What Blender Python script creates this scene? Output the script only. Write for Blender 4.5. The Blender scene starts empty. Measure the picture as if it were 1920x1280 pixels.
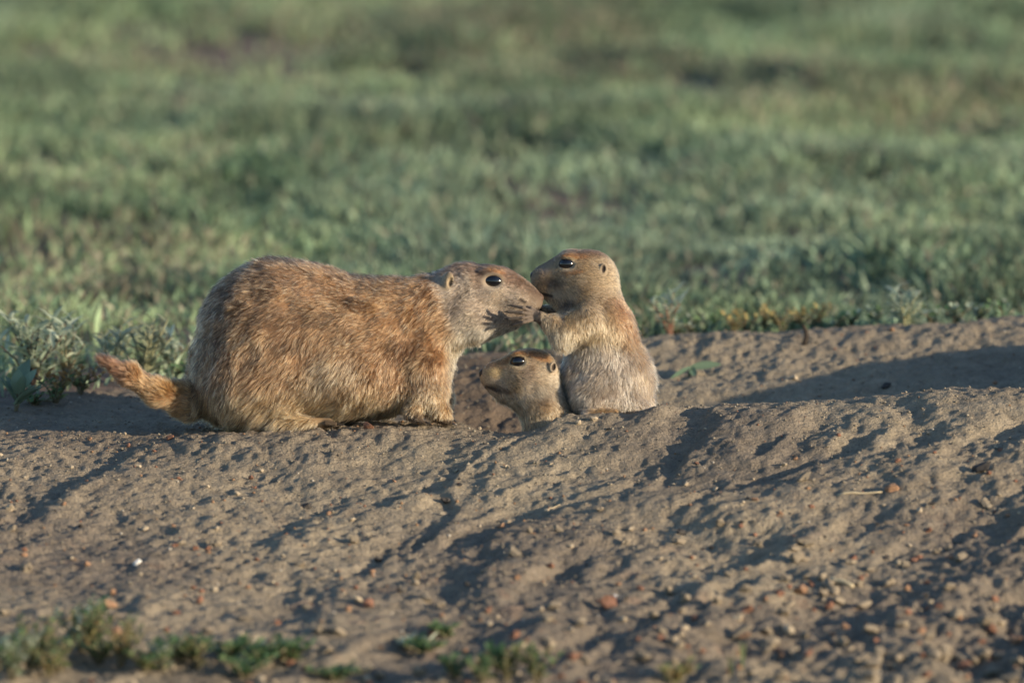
import bpy, math, random
import numpy as np
from mathutils import Vector, Matrix
from mathutils.kdtree import KDTree

random.seed(7)
RNG = np.random.default_rng(11)
scn = bpy.context.scene
COL = scn.collection

# ---------------------------------------------------------------- camera
D = 10.0                       # metres to the animals
PITCH = math.radians(7.0)
S = 0.0005                     # metres per photo pixel at the animals' distance
FWD = np.array([0, math.cos(PITCH), -math.sin(PITCH)])
UP = np.array([0, math.sin(PITCH), math.cos(PITCH)])
RIGHT = np.array([1.0, 0, 0])
cam_loc = -FWD * D
cd = bpy.data.cameras.new('camera')
cam = bpy.data.objects.new('camera', cd)
COL.objects.link(cam)
cam.location = cam_loc
cam.rotation_euler = (math.pi / 2 - PITCH, 0, 0)
cd.sensor_width = 36
cd.lens = 36 * D / (1920 * S)
cd.clip_start = 0.5
cd.clip_end = 2000
cd.dof.use_dof = True
cd.dof.focus_distance = D - 0.03
cd.dof.aperture_fstop = 5.4
scn.camera = cam

# ---------------------------------------------------------------- light
SUN_EL = math.radians(12.5)
SUN_AZ = math.radians(-28)       # angle of the sun from +X towards the camera (-Y)
sv = Vector((math.cos(SUN_EL) * math.cos(SUN_AZ), math.cos(SUN_EL) * math.sin(SUN_AZ), math.sin(SUN_EL)))
sd = bpy.data.lights.new('sun', 'SUN')
sd.energy = 5.0
sd.angle = math.radians(0.6)
sd.color = (1.0, 0.82, 0.58)
sun = bpy.data.objects.new('sun', sd)
sun.rotation_euler = sv.to_track_quat('Z', 'Y').to_euler()
COL.objects.link(sun)
W = bpy.data.worlds.new('World')
scn.world = W
W.use_nodes = True
nt = W.node_tree
bg = nt.nodes['Background']
sky = nt.nodes.new('ShaderNodeTexSky')
sky.sky_type = 'NISHITA'
sky.sun_disc = False
sky.sun_elevation = SUN_EL
sky.sun_rotation = math.pi / 2 - SUN_AZ
sky.ozone_density = 2.5
sky.dust_density = 0.4
nt.links.new(sky.outputs[0], bg.inputs[0])
bg.inputs[1].default_value = 0.145
scn.view_settings.view_transform = 'Standard'
scn.view_settings.look = 'None'
scn.view_settings.exposure = 0.45
scn.view_settings.gamma = 1.0
scn.cycles.max_bounces = 6
scn.cycles.diffuse_bounces = 2
scn.cycles.glossy_bounces = 2
scn.cycles.transmission_bounces = 6
scn.cycles.transparent_max_bounces = 4
scn.cycles.use_denoising = True
scn.render.hair_type = 'STRIP' if hasattr(scn.render, 'hair_type') else scn.render.hair_type

# ---------------------------------------------------------------- helpers
def P(uvw):
    """photo-scale model space (u right, v down, w away; in S metres) -> world"""
    a = np.atleast_2d(np.asarray(uvw, dtype=np.float64))
    return ((a[:, 0:1] - 960) * S) * RIGHT + ((640 - a[:, 1:2]) * S) * UP + (a[:, 2:3] * S) * FWD

def tag(o, label=None, cat=None, group=None, kind=None):
    if label: o['label'] = label
    if cat: o['category'] = cat
    if group: o['group'] = group
    if kind: o['kind'] = kind
    return o

def mesh_obj(name, verts, faces, mat, parent=None, smooth=True):
    me = bpy.data.meshes.new(name)
    verts = np.asarray(verts, dtype=np.float32)
    if isinstance(faces, np.ndarray):
        n, k = faces.shape
        me.vertices.add(len(verts)); me.vertices.foreach_set('co', verts.ravel())
        me.loops.add(n * k); me.loops.foreach_set('vertex_index', faces.astype(np.int32).ravel())
        me.polygons.add(n)
        me.polygons.foreach_set('loop_start', np.arange(0, n * k, k, dtype=np.int32))
        me.update(calc_edges=True)
        me.validate()
    else:
        me.from_pydata([tuple(map(float, v)) for v in verts], [], faces)
    if smooth:
        me.polygons.foreach_set('use_smooth', np.ones(len(me.polygons), dtype=bool))
    me.materials.append(mat)
    o = bpy.data.objects.new(name, me)
    COL.objects.link(o)
    if parent is not None:
        o.parent = parent
        o.matrix_parent_inverse = parent.matrix_basis.inverted()
    return o

def point_colors(me, cols, name='col'):
    a = me.attributes.new(name, 'FLOAT_COLOR', 'POINT')
    c = np.ones((len(cols), 4), dtype=np.float32)
    c[:, :3] = cols
    a.data.foreach_set('color', c.ravel())

def empty(name, loc):
    o = bpy.data.objects.new(name, None)
    o.location = loc
    o.empty_display_size = 0.02
    COL.objects.link(o)
    return o

def _hash(ix, iy, iz, seed):
    h = (ix * 374761393 + iy * 668265263 + iz * 2147483647 + seed * 974634777) & 0xffffffff
    h = ((h ^ (h >> 13)) * 1274126177) & 0xffffffff
    h = ((h ^ (h >> 16)) * 2246822519) & 0xffffffff
    return ((h ^ (h >> 15)) & 0xffffff) / float(0xffffff) * 2 - 1

def noise(x, y, z=None, seed=0):
    x = np.asarray(x, dtype=np.float64); y = np.asarray(y, dtype=np.float64)
    xi = np.floor(x).astype(np.int64); yi = np.floor(y).astype(np.int64)
    fx = x - xi; fy = y - yi
    fx = fx * fx * fx * (fx * (fx * 6 - 15) + 10); fy = fy * fy * fy * (fy * (fy * 6 - 15) + 10)
    def plane(zi):
        a = _hash(xi, yi, zi, seed); b = _hash(xi + 1, yi, zi, seed)
        c = _hash(xi, yi + 1, zi, seed); d = _hash(xi + 1, yi + 1, zi, seed)
        return (a * (1 - fx) + b * fx) * (1 - fy) + (c * (1 - fx) + d * fx) * fy
    if z is None:
        return plane(np.zeros_like(xi))
    z = np.asarray(z, dtype=np.float64)
    zi = np.floor(z).astype(np.int64); fz = z - zi; fz = fz * fz * (3 - 2 * fz)
    return plane(zi) * (1 - fz) + plane(zi + 1) * fz

def fbm(x, y, z=None, seed=0, oct=4, gain=0.5):
    s = 0; a = 1; t = 0
    for i in range(oct):
        k = 2.03 ** i
        s = s + a * noise(x * k + 13.7 * i, y * k + 7.1 * i, None if z is None else z * k, seed + i)
        t += a; a *= gain
    return s / t

def sstep(a, b, x):
    t = np.clip((x - a) / (b - a), 0, 1)
    return t * t * (3 - 2 * t)

def mix(a, b, t):
    t = np.asarray(t)[..., None]
    return np.asarray(a) * (1 - t) + np.asarray(b) * t

# ---------------------------------------------------------------- materials
def nodes_of(name):
    m = bpy.data.materials.new(name)
    m.use_nodes = True
    n = m.node_tree
    return m, n, n.nodes['Principled BSDF']

def mat_attr(name, rough=0.8, transl=0.0, spec=0.3, noise_amt=0.0, noise_scale=200):
    m, n, b = nodes_of(name)
    at = n.nodes.new('ShaderNodeAttribute'); at.attribute_name = 'col'
    src = at.outputs['Color']
    if noise_amt:
        tx = n.nodes.new('ShaderNodeTexNoise'); tx.inputs['Scale'].default_value = noise_scale
        mr = n.nodes.new('ShaderNodeMapRange')
        mr.inputs['To Min'].default_value = 1 - noise_amt; mr.inputs['To Max'].default_value = 1 + noise_amt
        n.links.new(tx.outputs['Fac'], mr.inputs['Value'])
        mm = n.nodes.new('ShaderNodeVectorMath'); mm.operation = 'SCALE'
        n.links.new(src, mm.inputs[0]); n.links.new(mr.outputs[0], mm.inputs['Scale'])
        src = mm.outputs[0]
    n.links.new(src, b.inputs['Base Color'])
    b.inputs['Roughness'].default_value = rough
    b.inputs['Specular IOR Level'].default_value = spec
    if transl:
        tr = n.nodes.new('ShaderNodeBsdfTranslucent')
        n.links.new(src, tr.inputs['Color'])
        ms = n.nodes.new('ShaderNodeMixShader'); ms.inputs[0].default_value = transl
        n.links.new(b.outputs[0], ms.inputs[1]); n.links.new(tr.outputs[0], ms.inputs[2])
        n.links.new(ms.outputs[0], n.nodes['Material Output'].inputs['Surface'])
    return m

def mat_plain(name, col, rough=0.6, spec=0.4, noise_scale=None, amt=0.3, coat=0.0, bump=0.0):
    m, n, b = nodes_of(name)
    b.inputs['Base Color'].default_value = (*col, 1)
    b.inputs['Roughness'].default_value = rough
    b.inputs['Specular IOR Level'].default_value = spec
    b.inputs['Coat Weight'].default_value = coat
    if noise_scale:
        tc = n.nodes.new('ShaderNodeTexCoord')
        tx = n.nodes.new('ShaderNodeTexNoise'); tx.inputs['Scale'].default_value = noise_scale
        tx.inputs['Detail'].default_value = 5
        n.links.new(tc.outputs['Object'], tx.inputs['Vector'])
        cr = n.nodes.new('ShaderNodeValToRGB')
        cr.color_ramp.elements[0].color = (*[c * (1 - amt) for c in col], 1)
        cr.color_ramp.elements[1].color = (*[min(1, c * (1 + amt)) for c in col], 1)
        cr.color_ramp.elements[0].position = 0.3; cr.color_ramp.elements[1].position = 0.7
        n.links.new(tx.outputs['Fac'], cr.inputs[0]); n.links.new(cr.outputs[0], b.inputs['Base Color'])
        if bump:
            bp = n.nodes.new('ShaderNodeBump'); bp.inputs['Distance'].default_value = bump
            n.links.new(tx.outputs['Fac'], bp.inputs['Height']); n.links.new(bp.outputs[0], b.inputs['Normal'])
    return m

def mat_ground():
    m, n, b = nodes_of('ground')
    L = n.links
    at = n.nodes.new('ShaderNodeAttribute'); at.attribute_name = 'col'
    geo = n.nodes.new('ShaderNodeNewGeometry')
    def noi(scale, detail=4):
        t = n.nodes.new('ShaderNodeTexNoise'); t.inputs['Scale'].default_value = scale
        t.inputs['Detail'].default_value = detail; t.inputs['Roughness'].default_value = 0.6
        L.new(geo.outputs['Position'], t.inputs['Vector']); return t
    n1 = noi(60, 5); n2 = noi(420, 3)
    ad = n.nodes.new('ShaderNodeMath'); ad.operation = 'ADD'
    L.new(n1.outputs['Fac'], ad.inputs[0]); L.new(n2.outputs['Fac'], ad.inputs[1])
    mr = n.nodes.new('ShaderNodeMapRange')
    mr.inputs['From Min'].default_value = 0.6; mr.inputs['From Max'].default_value = 1.4
    mr.inputs['To Min'].default_value = 0.62; mr.inputs['To Max'].default_value = 1.42
    L.new(ad.outputs[0], mr.inputs['Value'])
    vm = n.nodes.new('ShaderNodeVectorMath'); vm.operation = 'SCALE'
    L.new(at.outputs['Color'], vm.inputs[0]); L.new(mr.outputs[0], vm.inputs['Scale'])
    L.new(vm.outputs[0], b.inputs['Base Color'])
    b.inputs['Roughness'].default_value = 0.95
    b.inputs['Specular IOR Level'].default_value = 0.15
    bp = n.nodes.new('ShaderNodeBump'); bp.inputs['Distance'].default_value = 0.0045; bp.inputs['Strength'].default_value = 0.9
    n3 = noi(300, 6)
    L.new(n3.outputs['Fac'], bp.inputs['Height']); L.new(bp.outputs[0], b.inputs['Normal'])
    return m

def mat_hair(name):
    m = bpy.data.materials.new(name); m.use_nodes = True
    n = m.node_tree; n.nodes.remove(n.nodes['Principled BSDF'])
    at = n.nodes.new('ShaderNodeAttribute'); at.attribute_name = 'col'
    h = n.nodes.new('ShaderNodeBsdfHairPrincipled')
    h.model = 'CHIANG'
    h.parametrization = 'COLOR'
    n.links.new(at.outputs['Color'], h.inputs['Color'])
    h.inputs['Roughness'].default_value = 0.45
    h.inputs['Radial Roughness'].default_value = 0.75
    h.inputs['Coat'].default_value = 0.0
    n.links.new(h.outputs[0], n.nodes['Material Output'].inputs['Surface'])
    return m

M_ground = mat_ground()
M_hair = mat_hair('fur')
M_skin = mat_attr('coat_undercoat', 0.9)
M_eye = mat_plain('eye_black', (0.004, 0.004, 0.006), 0.12, 0.8)
M_lid = mat_plain('eye_rim_skin', (0.03, 0.022, 0.02), 0.5)
M_nose = mat_plain('nose_skin', (0.10, 0.065, 0.05), 0.55, noise_scale=900)
M_nose_dark = mat_plain('nose_skin_dark', (0.035, 0.03, 0.032), 0.5, noise_scale=900)
M_claw = mat_plain('claw_horn', (0.03, 0.024, 0.02), 0.35)
M_leaf = mat_attr('leaf', 0.5, 0.42, 0.4)

# ---------------------------------------------------------------- terrain
UC = np.array([-900, -300, 0, 350, 600, 850, 960, 1100, 1240, 1450, 1700, 1800, 1920, 2200, 2800.])
Z0 = -0.093
def flatrow(Y):
    return list(640 - 1 / S * (Z0 * math.cos(PITCH) + Y * math.sin(PITCH)) / (1 + Y / D) + 0 * UC)
ROWS = [
 (-2.2, [1880] * 15),
 (-1.3, [1440, 1440, 1440, 1445, 1450, 1450, 1450, 1450, 1450, 1450, 1450, 1445, 1440, 1440, 1440]),
 (-.95, [1275, 1275, 1278, 1285, 1290, 1290, 1290, 1290, 1290, 1290, 1285, 1283, 1280, 1280, 1280]),
 (-.70, [1155, 1155, 1155, 1160, 1165, 1165, 1165, 1162, 1160, 1155, 1148, 1145, 1140, 1140, 1140]),
 (-.45, [1030, 1030, 1030, 1035, 1038, 1038, 1036, 1030, 1025, 1018, 1005, 1000, 995, 985, 985]),
 (-.20, [895, 895, 895, 895, 895, 893, 890, 880, 868, 855, 838, 832, 828, 790, 760]),
 (-.07, [842, 842, 840, 826, 814, 801, 798, 790, 778, 768, 752, 744, 742, 690, 640]),
 (0.00, [818, 818, 816, 808, 795, 791, 830, 800, 769, 758, 737, 727, 729, 650, 590]),
 (0.08, [800, 798, 794, 795, 800, 822, 850, 840, 825, 815, 795, 780, 745, 605, 530]),
 (0.18, [776, 774, 770, 775, 800, 850, 880, 860, 840, 828, 805, 792, 762, 588, 520]),
 (0.28, [752, 750, 745, 742, 765, 790, 800, 795, 785, 772, 750, 738, 722, 580, 520]),
 (0.42, [720, 719, 716, 710, 700, 692, 690, 690, 694, 688, 674, 666, 655, 630, 625]),
 (0.52, [697, 696, 694, 690, 680, 668, 662, 652, 636, 625, 614, 608, 601, 595, 600]),
 (0.62, [673, 673, 673, 672, 672, 664, 658, 650, 634, 624, 613, 606, 600, 595, 600]),
]
for Y in (0.85, 1.1, 1.5, 2.5, 4.5):
    ROWS.append((Y, flatrow(Y)))
_Y = np.array([r[0] for r in ROWS]); _V = np.array([r[1] for r in ROWS], dtype=float)
_t = (D + 0 * _Y)
# screen height at row depth -> world height
def _z_of(v, Y):
    b = (640 - v) * S / D
    # ray: cam + t*(FWD + b*UP), solve for Y
    t = (Y - cam_loc[1]) / (FWD[1] + b * UP[1])
    return cam_loc[2] + t * (FWD[2] + b * UP[2])
_Z = np.array([[_z_of(v, r[0]) for v in r[1]] for r in ROWS])
GX = np.arange(-1.0, 1.0001, 0.01); GY = np.arange(-2.2, 1.3001, 0.01)
def _pchip(x, y, xq):
    h = np.diff(x); d = np.diff(y) / h
    m = np.zeros_like(y)
    for i in range(1, len(x) - 1):
        if d[i - 1] * d[i] > 0:
            m[i] = 2 * d[i - 1] * d[i] / (d[i - 1] + d[i])
    m[0] = d[0]; m[-1] = d[-1]
    i = np.clip(np.searchsorted(x, xq) - 1, 0, len(x) - 2)
    t = np.clip((xq - x[i]) / h[i], 0, 1)
    return (2*t**3-3*t**2+1)*y[i] + (t**3-2*t**2+t)*h[i]*m[i] + (-2*t**3+3*t**2)*y[i+1] + (t**3-t**2)*h[i]*m[i+1]
UX = (UC - 960) * S
_A = np.array([_pchip(_Y, _Z[:, j], GY) for j in range(len(UC))])          # (cols, GY)
_B = np.array([[0.0]])
_B = np.array([_pchip(UX, _A[:, k], GX / (1 + GY[k] / D)) for k in range(len(GY))])  # (GY, GX)

def base_h(x, y):
    x = np.asarray(x, float); y = np.asarray(y, float)
    fx = np.clip((x - GX[0]) / 0.01, 0, len(GX) - 1.001); fy = np.clip((y - GY[0]) / 0.01, 0, len(GY) - 1.001)
    i = fx.astype(int); j = fy.astype(int); fx = fx - i; fy = fy - j
    z = (_B[j, i] * (1 - fx) + _B[j, i + 1] * fx) * (1 - fy) + (_B[j + 1, i] * (1 - fx) + _B[j + 1, i + 1] * fx) * fy
    return z * 1.0

def grass_edge(x):
    """world Y beyond which grass grows"""
    return np.interp(x, [-2, -0.48, -0.40, -0.30, -0.1, 0.0, 0.1, 0.16, 0.48, 2],
                        [0.25, 0.27, 0.30, 0.43, 0.52, 0.53, 0.53, 0.55, 0.56, 0.56]) + 0.03 * noise(x * 12, x * 0, seed=5)

def grassiness(x, y):
    n = fbm(x * 3.2, y * 1.6, seed=31, oct=3)
    back = sstep(0, 0.05, y - grass_edge(x))
    n2 = fbm(x * 9, y * 4.5, seed=38, oct=2)
    return back * (0.12 + 0.88 * sstep(-0.42, -0.02, n + 0.12) * sstep(-0.5, -0.1, n2 + 0.1))

def height(x, y, detail=True):
    z = base_h(x, y)
    if not detail:
        return z
    x = np.asarray(x, float); y = np.asarray(y, float)
    dirt = 1 - sstep(-0.02, 0.06, y - grass_edge(x))
    near = np.exp(-((y + 0.0) / 0.12) ** 2)
    # rills that run down the slope, away from lower left to upper right
    wx = x + 0.035 * noise(x * 7, y * 4, seed=2); wy = y + 0.06 * noise(x * 6, y * 4, seed=3)
    q = wx * 0.82 - wy * 0.42
    along = wx * 0.42 + wy * 0.82
    amp = sstep(-0.35, 0.25, x) * 0.6 + 0.45
    front = sstep(0.02, -0.12, y)
    r1 = 1 - np.abs(noise(q * 11, along * 2.4, seed=4)) * 2
    r2 = noise(q * 24, along * 6, seed=6)
    z = z + dirt * front * amp * (0.0068 * r1 + 0.0050 * r2 + 0.0060 * noise(wx * 13, wy * 7, seed=41) + 0.0055 * noise(x * 24 + 2 * r2, y * 15, seed=42))
    # crumbly lumps
    lump = fbm(x * 34, y * 26, seed=8, oct=4, gain=0.55)
    rough = 0.40 + 1.2 * sstep(0.05, 0.45, x - 0.6 * (y + 0.9)) + 0.35 * (noise(x * 5, y * 4, seed=9))
    rough = np.clip(rough, 0.25, 1.7) * (1 - 0.15 * sstep(0.05, 0.25, y))
    quiet = 1 - 0.6 * near
    z = z + dirt * quiet * rough * 0.0085 * lump
    fine = fbm(x * 150, y * 120, seed=12, oct=2)
    z = z + dirt * 0.0030 * fine * (0.6 + 0.6 * rough)
    pit = noise(x * 70, y * 50, seed=14)
    z = z - dirt * quiet * 0.0035 * rough * sstep(0.35, 0.8, pit)
    # back bank lumps
    bank = sstep(0.25, 0.35, y) * dirt
    z = z + bank * 0.006 * fbm(x * 14, y * 14, seed=16, oct=3)
    # meadow undulation
    mead = sstep(0.75, 1.3, y)
    z = z + mead * (0.012 * noise(x * 2.2, y * 2.2, seed=18) + 0.006 * noise(x * 6, y * 6, seed=19))
    return z

def spaced(a, b, step, far, grow=1.18):
    core = list(np.arange(a, b + step / 2, step))
    lo, hi = [], []
    d = step
    x = a
    while x > -far:
        d *= grow; x -= d; lo.append(x)
    d = step; x = b
    while x < far:
        d *= grow; x += d; hi.append(x)
    return np.array(lo[::-1] + core + hi)

xs = spaced(-0.72, 0.72, 0.0026, 400)
ysn = list(np.arange(-1.15, 0.70, 0.0030)) + list(np.arange(0.70, 5.2, 0.03))
d = 0.03; y = ysn[-1]
while y < 400: d *= 1.15; y += d; ysn.append(y)
d = 0.003; y = ysn[0]; pre = []
while y > -400: d *= 1.2; y -= d; pre.append(y)
ys = np.array(pre[::-1] + ysn)
XX, YY = np.meshgrid(xs, ys)
ZZ = height(XX, YY)
nx, ny = len(xs), len(ys)
V = np.stack([XX.ravel(), YY.ravel(), ZZ.ravel()], 1)
ii = np.arange(nx * ny).reshape(ny, nx)
F = np.stack([ii[:-1, :-1].ravel(), ii[:-1, 1:].ravel(), ii[1:, 1:].ravel(), ii[1:, :-1].ravel()], 1)
ground = mesh_obj('ground', V, F, M_ground)
tag(ground, kind='structure')
gx, gy = V[:, 0], V[:, 1]
g = sstep(-0.02, 0.05, gy - grass_edge(gx))
c_dirt = mix((0.215, 0.178, 0.138), (0.315, 0.262, 0.190), sstep(-0.5, 0.5, fbm(gx * 5, gy * 4, seed=21)))
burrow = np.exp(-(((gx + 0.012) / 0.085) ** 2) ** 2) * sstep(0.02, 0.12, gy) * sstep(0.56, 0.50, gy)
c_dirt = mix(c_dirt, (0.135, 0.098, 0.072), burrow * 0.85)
red = sstep(0.35, 0.7, fbm(gx * 28, gy * 22, seed=23)) * sstep(-0.1, -0.7, gy) * 0.5
c_dirt = mix(c_dirt, (0.25, 0.165, 0.12), red)
c_gr = mix((0.10, 0.09, 0.075), (0.20, 0.15, 0.13), sstep(-0.4, 0.4, fbm(gx * 3, gy * 2, seed=22)))
farg = sstep(2.5, 6, np.abs(gy) * 0.6 + np.abs(gx))
c_gr = mix(c_gr, (0.115, 0.15, 0.085), farg)
allg = np.maximum(g, sstep(1.5, 2.5, -gy))
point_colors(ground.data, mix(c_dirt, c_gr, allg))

# ray from the photo position to the ground
_ty = np.arange(-1.25, 1.2, 0.004)
def ground_at(u, v):
    a = (u - 960) * S / D; b = (640 - v) * S / D
    t = (_ty - cam_loc[1]) / (FWD[1] + b * UP[1])
    x = a * t; z = cam_loc[2] + t * (FWD[2] + b * UP[2])
    h = height(x, _ty)
    k = np.nonzero(h >= z)[0]
    k = k[0] if len(k) else len(_ty) - 1
    return np.array([x[k], _ty[k], h[k]])

# ---------------------------------------------------------------- implicit modelling
class Sdf:
    def __init__(s, lo, hi, step):
        s.lo = np.array(lo, float); s.step = step
        s.n = np.ceil((np.array(hi) - s.lo) / step).astype(int) + 1
        s.f = np.full(tuple(s.n), 60.0, dtype=np.float32)
    def _blk(s, lo, hi, m=34):
        a = np.clip(np.floor((np.array(lo) - m - s.lo) / s.step).astype(int), 0, s.n)
        b = np.clip(np.ceil((np.array(hi) + m - s.lo) / s.step).astype(int) + 1, 0, s.n)
        sl = tuple(slice(a[i], b[i]) for i in range(3))
        ax = [s.lo[i] + s.step * np.arange(a[i], b[i]) for i in range(3)]
        X = np.meshgrid(*ax, indexing='ij')
        return sl, [x.astype(np.float32) for x in X]
    def _join(s, sl, d, k):
        f = s.f[sl]
        h = np.clip(0.5 + 0.5 * (f - d) / k, 0, 1)
        s.f[sl] = f * (1 - h) + d * h - k * h * (1 - h)
    def _cut(s, sl, d, k):
        f = s.f[sl]; d = -d
        h = np.clip(0.5 - 0.5 * (f - d) / k, 0, 1)
        s.f[sl] = f * (1 - h) + d * h + k * h * (1 - h)
    def ell(s, c, r, rot=0, k=12, cut=False, yaw=0):
        """ellipsoid, rot = degrees in the picture plane (positive turns u towards v)"""
        R = max(r)
        sl, (X, Y, Z) = s._blk(np.array(c) - R, np.array(c) + R)
        x = X - c[0]; y = Y - c[1]; z = Z - c[2]
        if rot:
            a = math.radians(rot); x, y = x * math.cos(a) + y * math.sin(a), -x * math.sin(a) + y * math.cos(a)
        if yaw:
            a = math.radians(yaw); x, z = x * math.cos(a) + z * math.sin(a), -x * math.sin(a) + z * math.cos(a)
        k0 = np.sqrt((x / r[0]) ** 2 + (y / r[1]) ** 2 + (z / r[2]) ** 2) + 1e-6
        k1 = np.sqrt((x / r[0] ** 2) ** 2 + (y / r[1] ** 2) ** 2 + (z / r[2] ** 2) ** 2) + 1e-9
        d = k0 * (k0 - 1) / k1
        (s._cut if cut else s._join)(sl, d, k)
    def cone(s, a, b, ra, rb, k=8, cut=False):
        a = np.array(a, float); b = np.array(b, float); R = max(ra, rb)
        sl, (X, Y, Z) = s._blk(np.minimum(a, b) - R, np.maximum(a, b) + R)
        ba = b - a; L = float(ba @ ba) + 1e-9
        h = np.clip(((X - a[0]) * ba[0] + (Y - a[1]) * ba[1] + (Z - a[2]) * ba[2]) / L, 0, 1)
        d = np.sqrt((X - a[0] - h * ba[0]) ** 2 + (Y - a[1] - h * ba[1]) ** 2 + (Z - a[2] - h * ba[2]) ** 2) - (ra + (rb - ra) * h)
        (s._cut if cut else s._join)(sl, d, k)
    def chain(s, pts, k=8, k0=None):
        for i in range(len(pts) - 1):
            s.cone(pts[i][:3], pts[i + 1][:3], pts[i][3], pts[i + 1][3], (k0 or k) if i == 0 else k)
    def surf_w(s, u, v):
        i = int(round((u - s.lo[0]) / s.step)); j = int(round((v - s.lo[1]) / s.step))
        c = s.f[i, j]
        n = np.nonzero(c < 0)[0]
        if not len(n): return 0.0
        m = n[0]
        t = c[m - 1] / (c[m - 1] - c[m]) if m else 0
        return s.lo[2] + s.step * (m - 1 + t)
    def mesh(s):
        f = s.f; nx, ny, nz = f.shape
        ins = f < 0
        cnt = np.zeros((nx - 1, ny - 1, nz - 1), dtype=np.uint8)
        corners = [(i, j, k) for i in (0, 1) for j in (0, 1) for k in (0, 1)]
        for (i, j, k) in corners:
            cnt += ins[i:nx - 1 + i, j:ny - 1 + j, k:nz - 1 + k]
        act = (cnt > 0) & (cnt < 8)
        ci = np.argwhere(act)
        idx = np.full(act.shape, -1, dtype=np.int32); idx[act] = np.arange(len(ci))
        vals = {c: f[ci[:, 0] + c[0], ci[:, 1] + c[1], ci[:, 2] + c[2]] for c in corners}
        acc = np.zeros((len(ci), 3)); num = np.zeros(len(ci))
        for c in corners:
            for ax in range(3):
                if c[ax] == 0:
                    e = list(c); e[ax] = 1; e = tuple(e)
                    a, b = vals[c], vals[e]
                    m = (a < 0) != (b < 0)
                    t = np.where(m, a / np.where(m, a - b, 1), 0)
                    p = np.tile(np.array(c, float), (len(ci), 1)); p[:, ax] += t
                    acc[m] += p[m]; num[m] += 1
        V = s.lo + s.step * (ci + acc / num[:, None])
        Q = []
        for ax in range(3):
            a = np.take(ins, range(0, f.shape[ax] - 1), ax); b = np.take(ins, range(1, f.shape[ax]), ax)
            e = np.argwhere(a != b)
            o1, o2 = [(1, 2), (2, 0), (0, 1)][ax]
            e = e[(e[:, o1] > 0) & (e[:, o2] > 0) & (e[:, o1] < f.shape[o1] - 1) & (e[:, o2] < f.shape[o2] - 1)]
            def cell(d1, d2):
                q = e.copy(); q[:, o1] -= d1; q[:, o2] -= d2
                return idx[q[:, 0], q[:, 1], q[:, 2]]
            q = np.stack([cell(1, 1), cell(0, 1), cell(0, 0), cell(1, 0)], 1)
            flip = ~ins[e[:, 0], e[:, 1], e[:, 2]]
            q[flip] = q[flip][:, ::-1]
            Q.append(q)
        Q = np.concatenate(Q)
        Q = Q[(Q >= 0).all(1)]
        return V, Q

def vert_normals(V, Q):
    n = np.cross(V[Q[:, 2]] - V[Q[:, 0]], V[Q[:, 3]] - V[Q[:, 1]])
    N = np.zeros_like(V)
    for k in range(4):
        for a in range(3):
            N[:, a] += np.bincount(Q[:, k], n[:, a], len(V))
    return N / (np.linalg.norm(N, axis=1, keepdims=True) + 1e-9)

def unit(a):
    return a / (np.linalg.norm(a, axis=-1, keepdims=True) + 1e-9)

def curves_obj(name, pts, rad, cols, parent, mat=None):
    """pts (n,k,3) world, rad (n,k), cols (n,k,3)"""
    n, k, _ = pts.shape
    hc = bpy.data.hair_curves.new(name)
    hc.add_curves([k] * n)
    hc.attributes['position'].data.foreach_set('vector', pts.astype(np.float32).ravel())
    r = hc.attributes.get('radius') or hc.attributes.new('radius', 'FLOAT', 'POINT')
    r.data.foreach_set('value', rad.astype(np.float32).ravel())
    a = hc.attributes.new('col', 'FLOAT_COLOR', 'POINT')
    c = np.ones((n * k, 4), dtype=np.float32); c[:, :3] = np.clip(cols.reshape(-1, 3), 0.003, 0.95) ** 1.45
    a.data.foreach_set('color', c.ravel())
    hc.materials.append(mat or M_hair)
    o = bpy.data.objects.new(name, hc)
    COL.objects.link(o)
    o.parent = parent
    o.matrix_parent_inverse = parent.matrix_basis.inverted()
    return o

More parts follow.
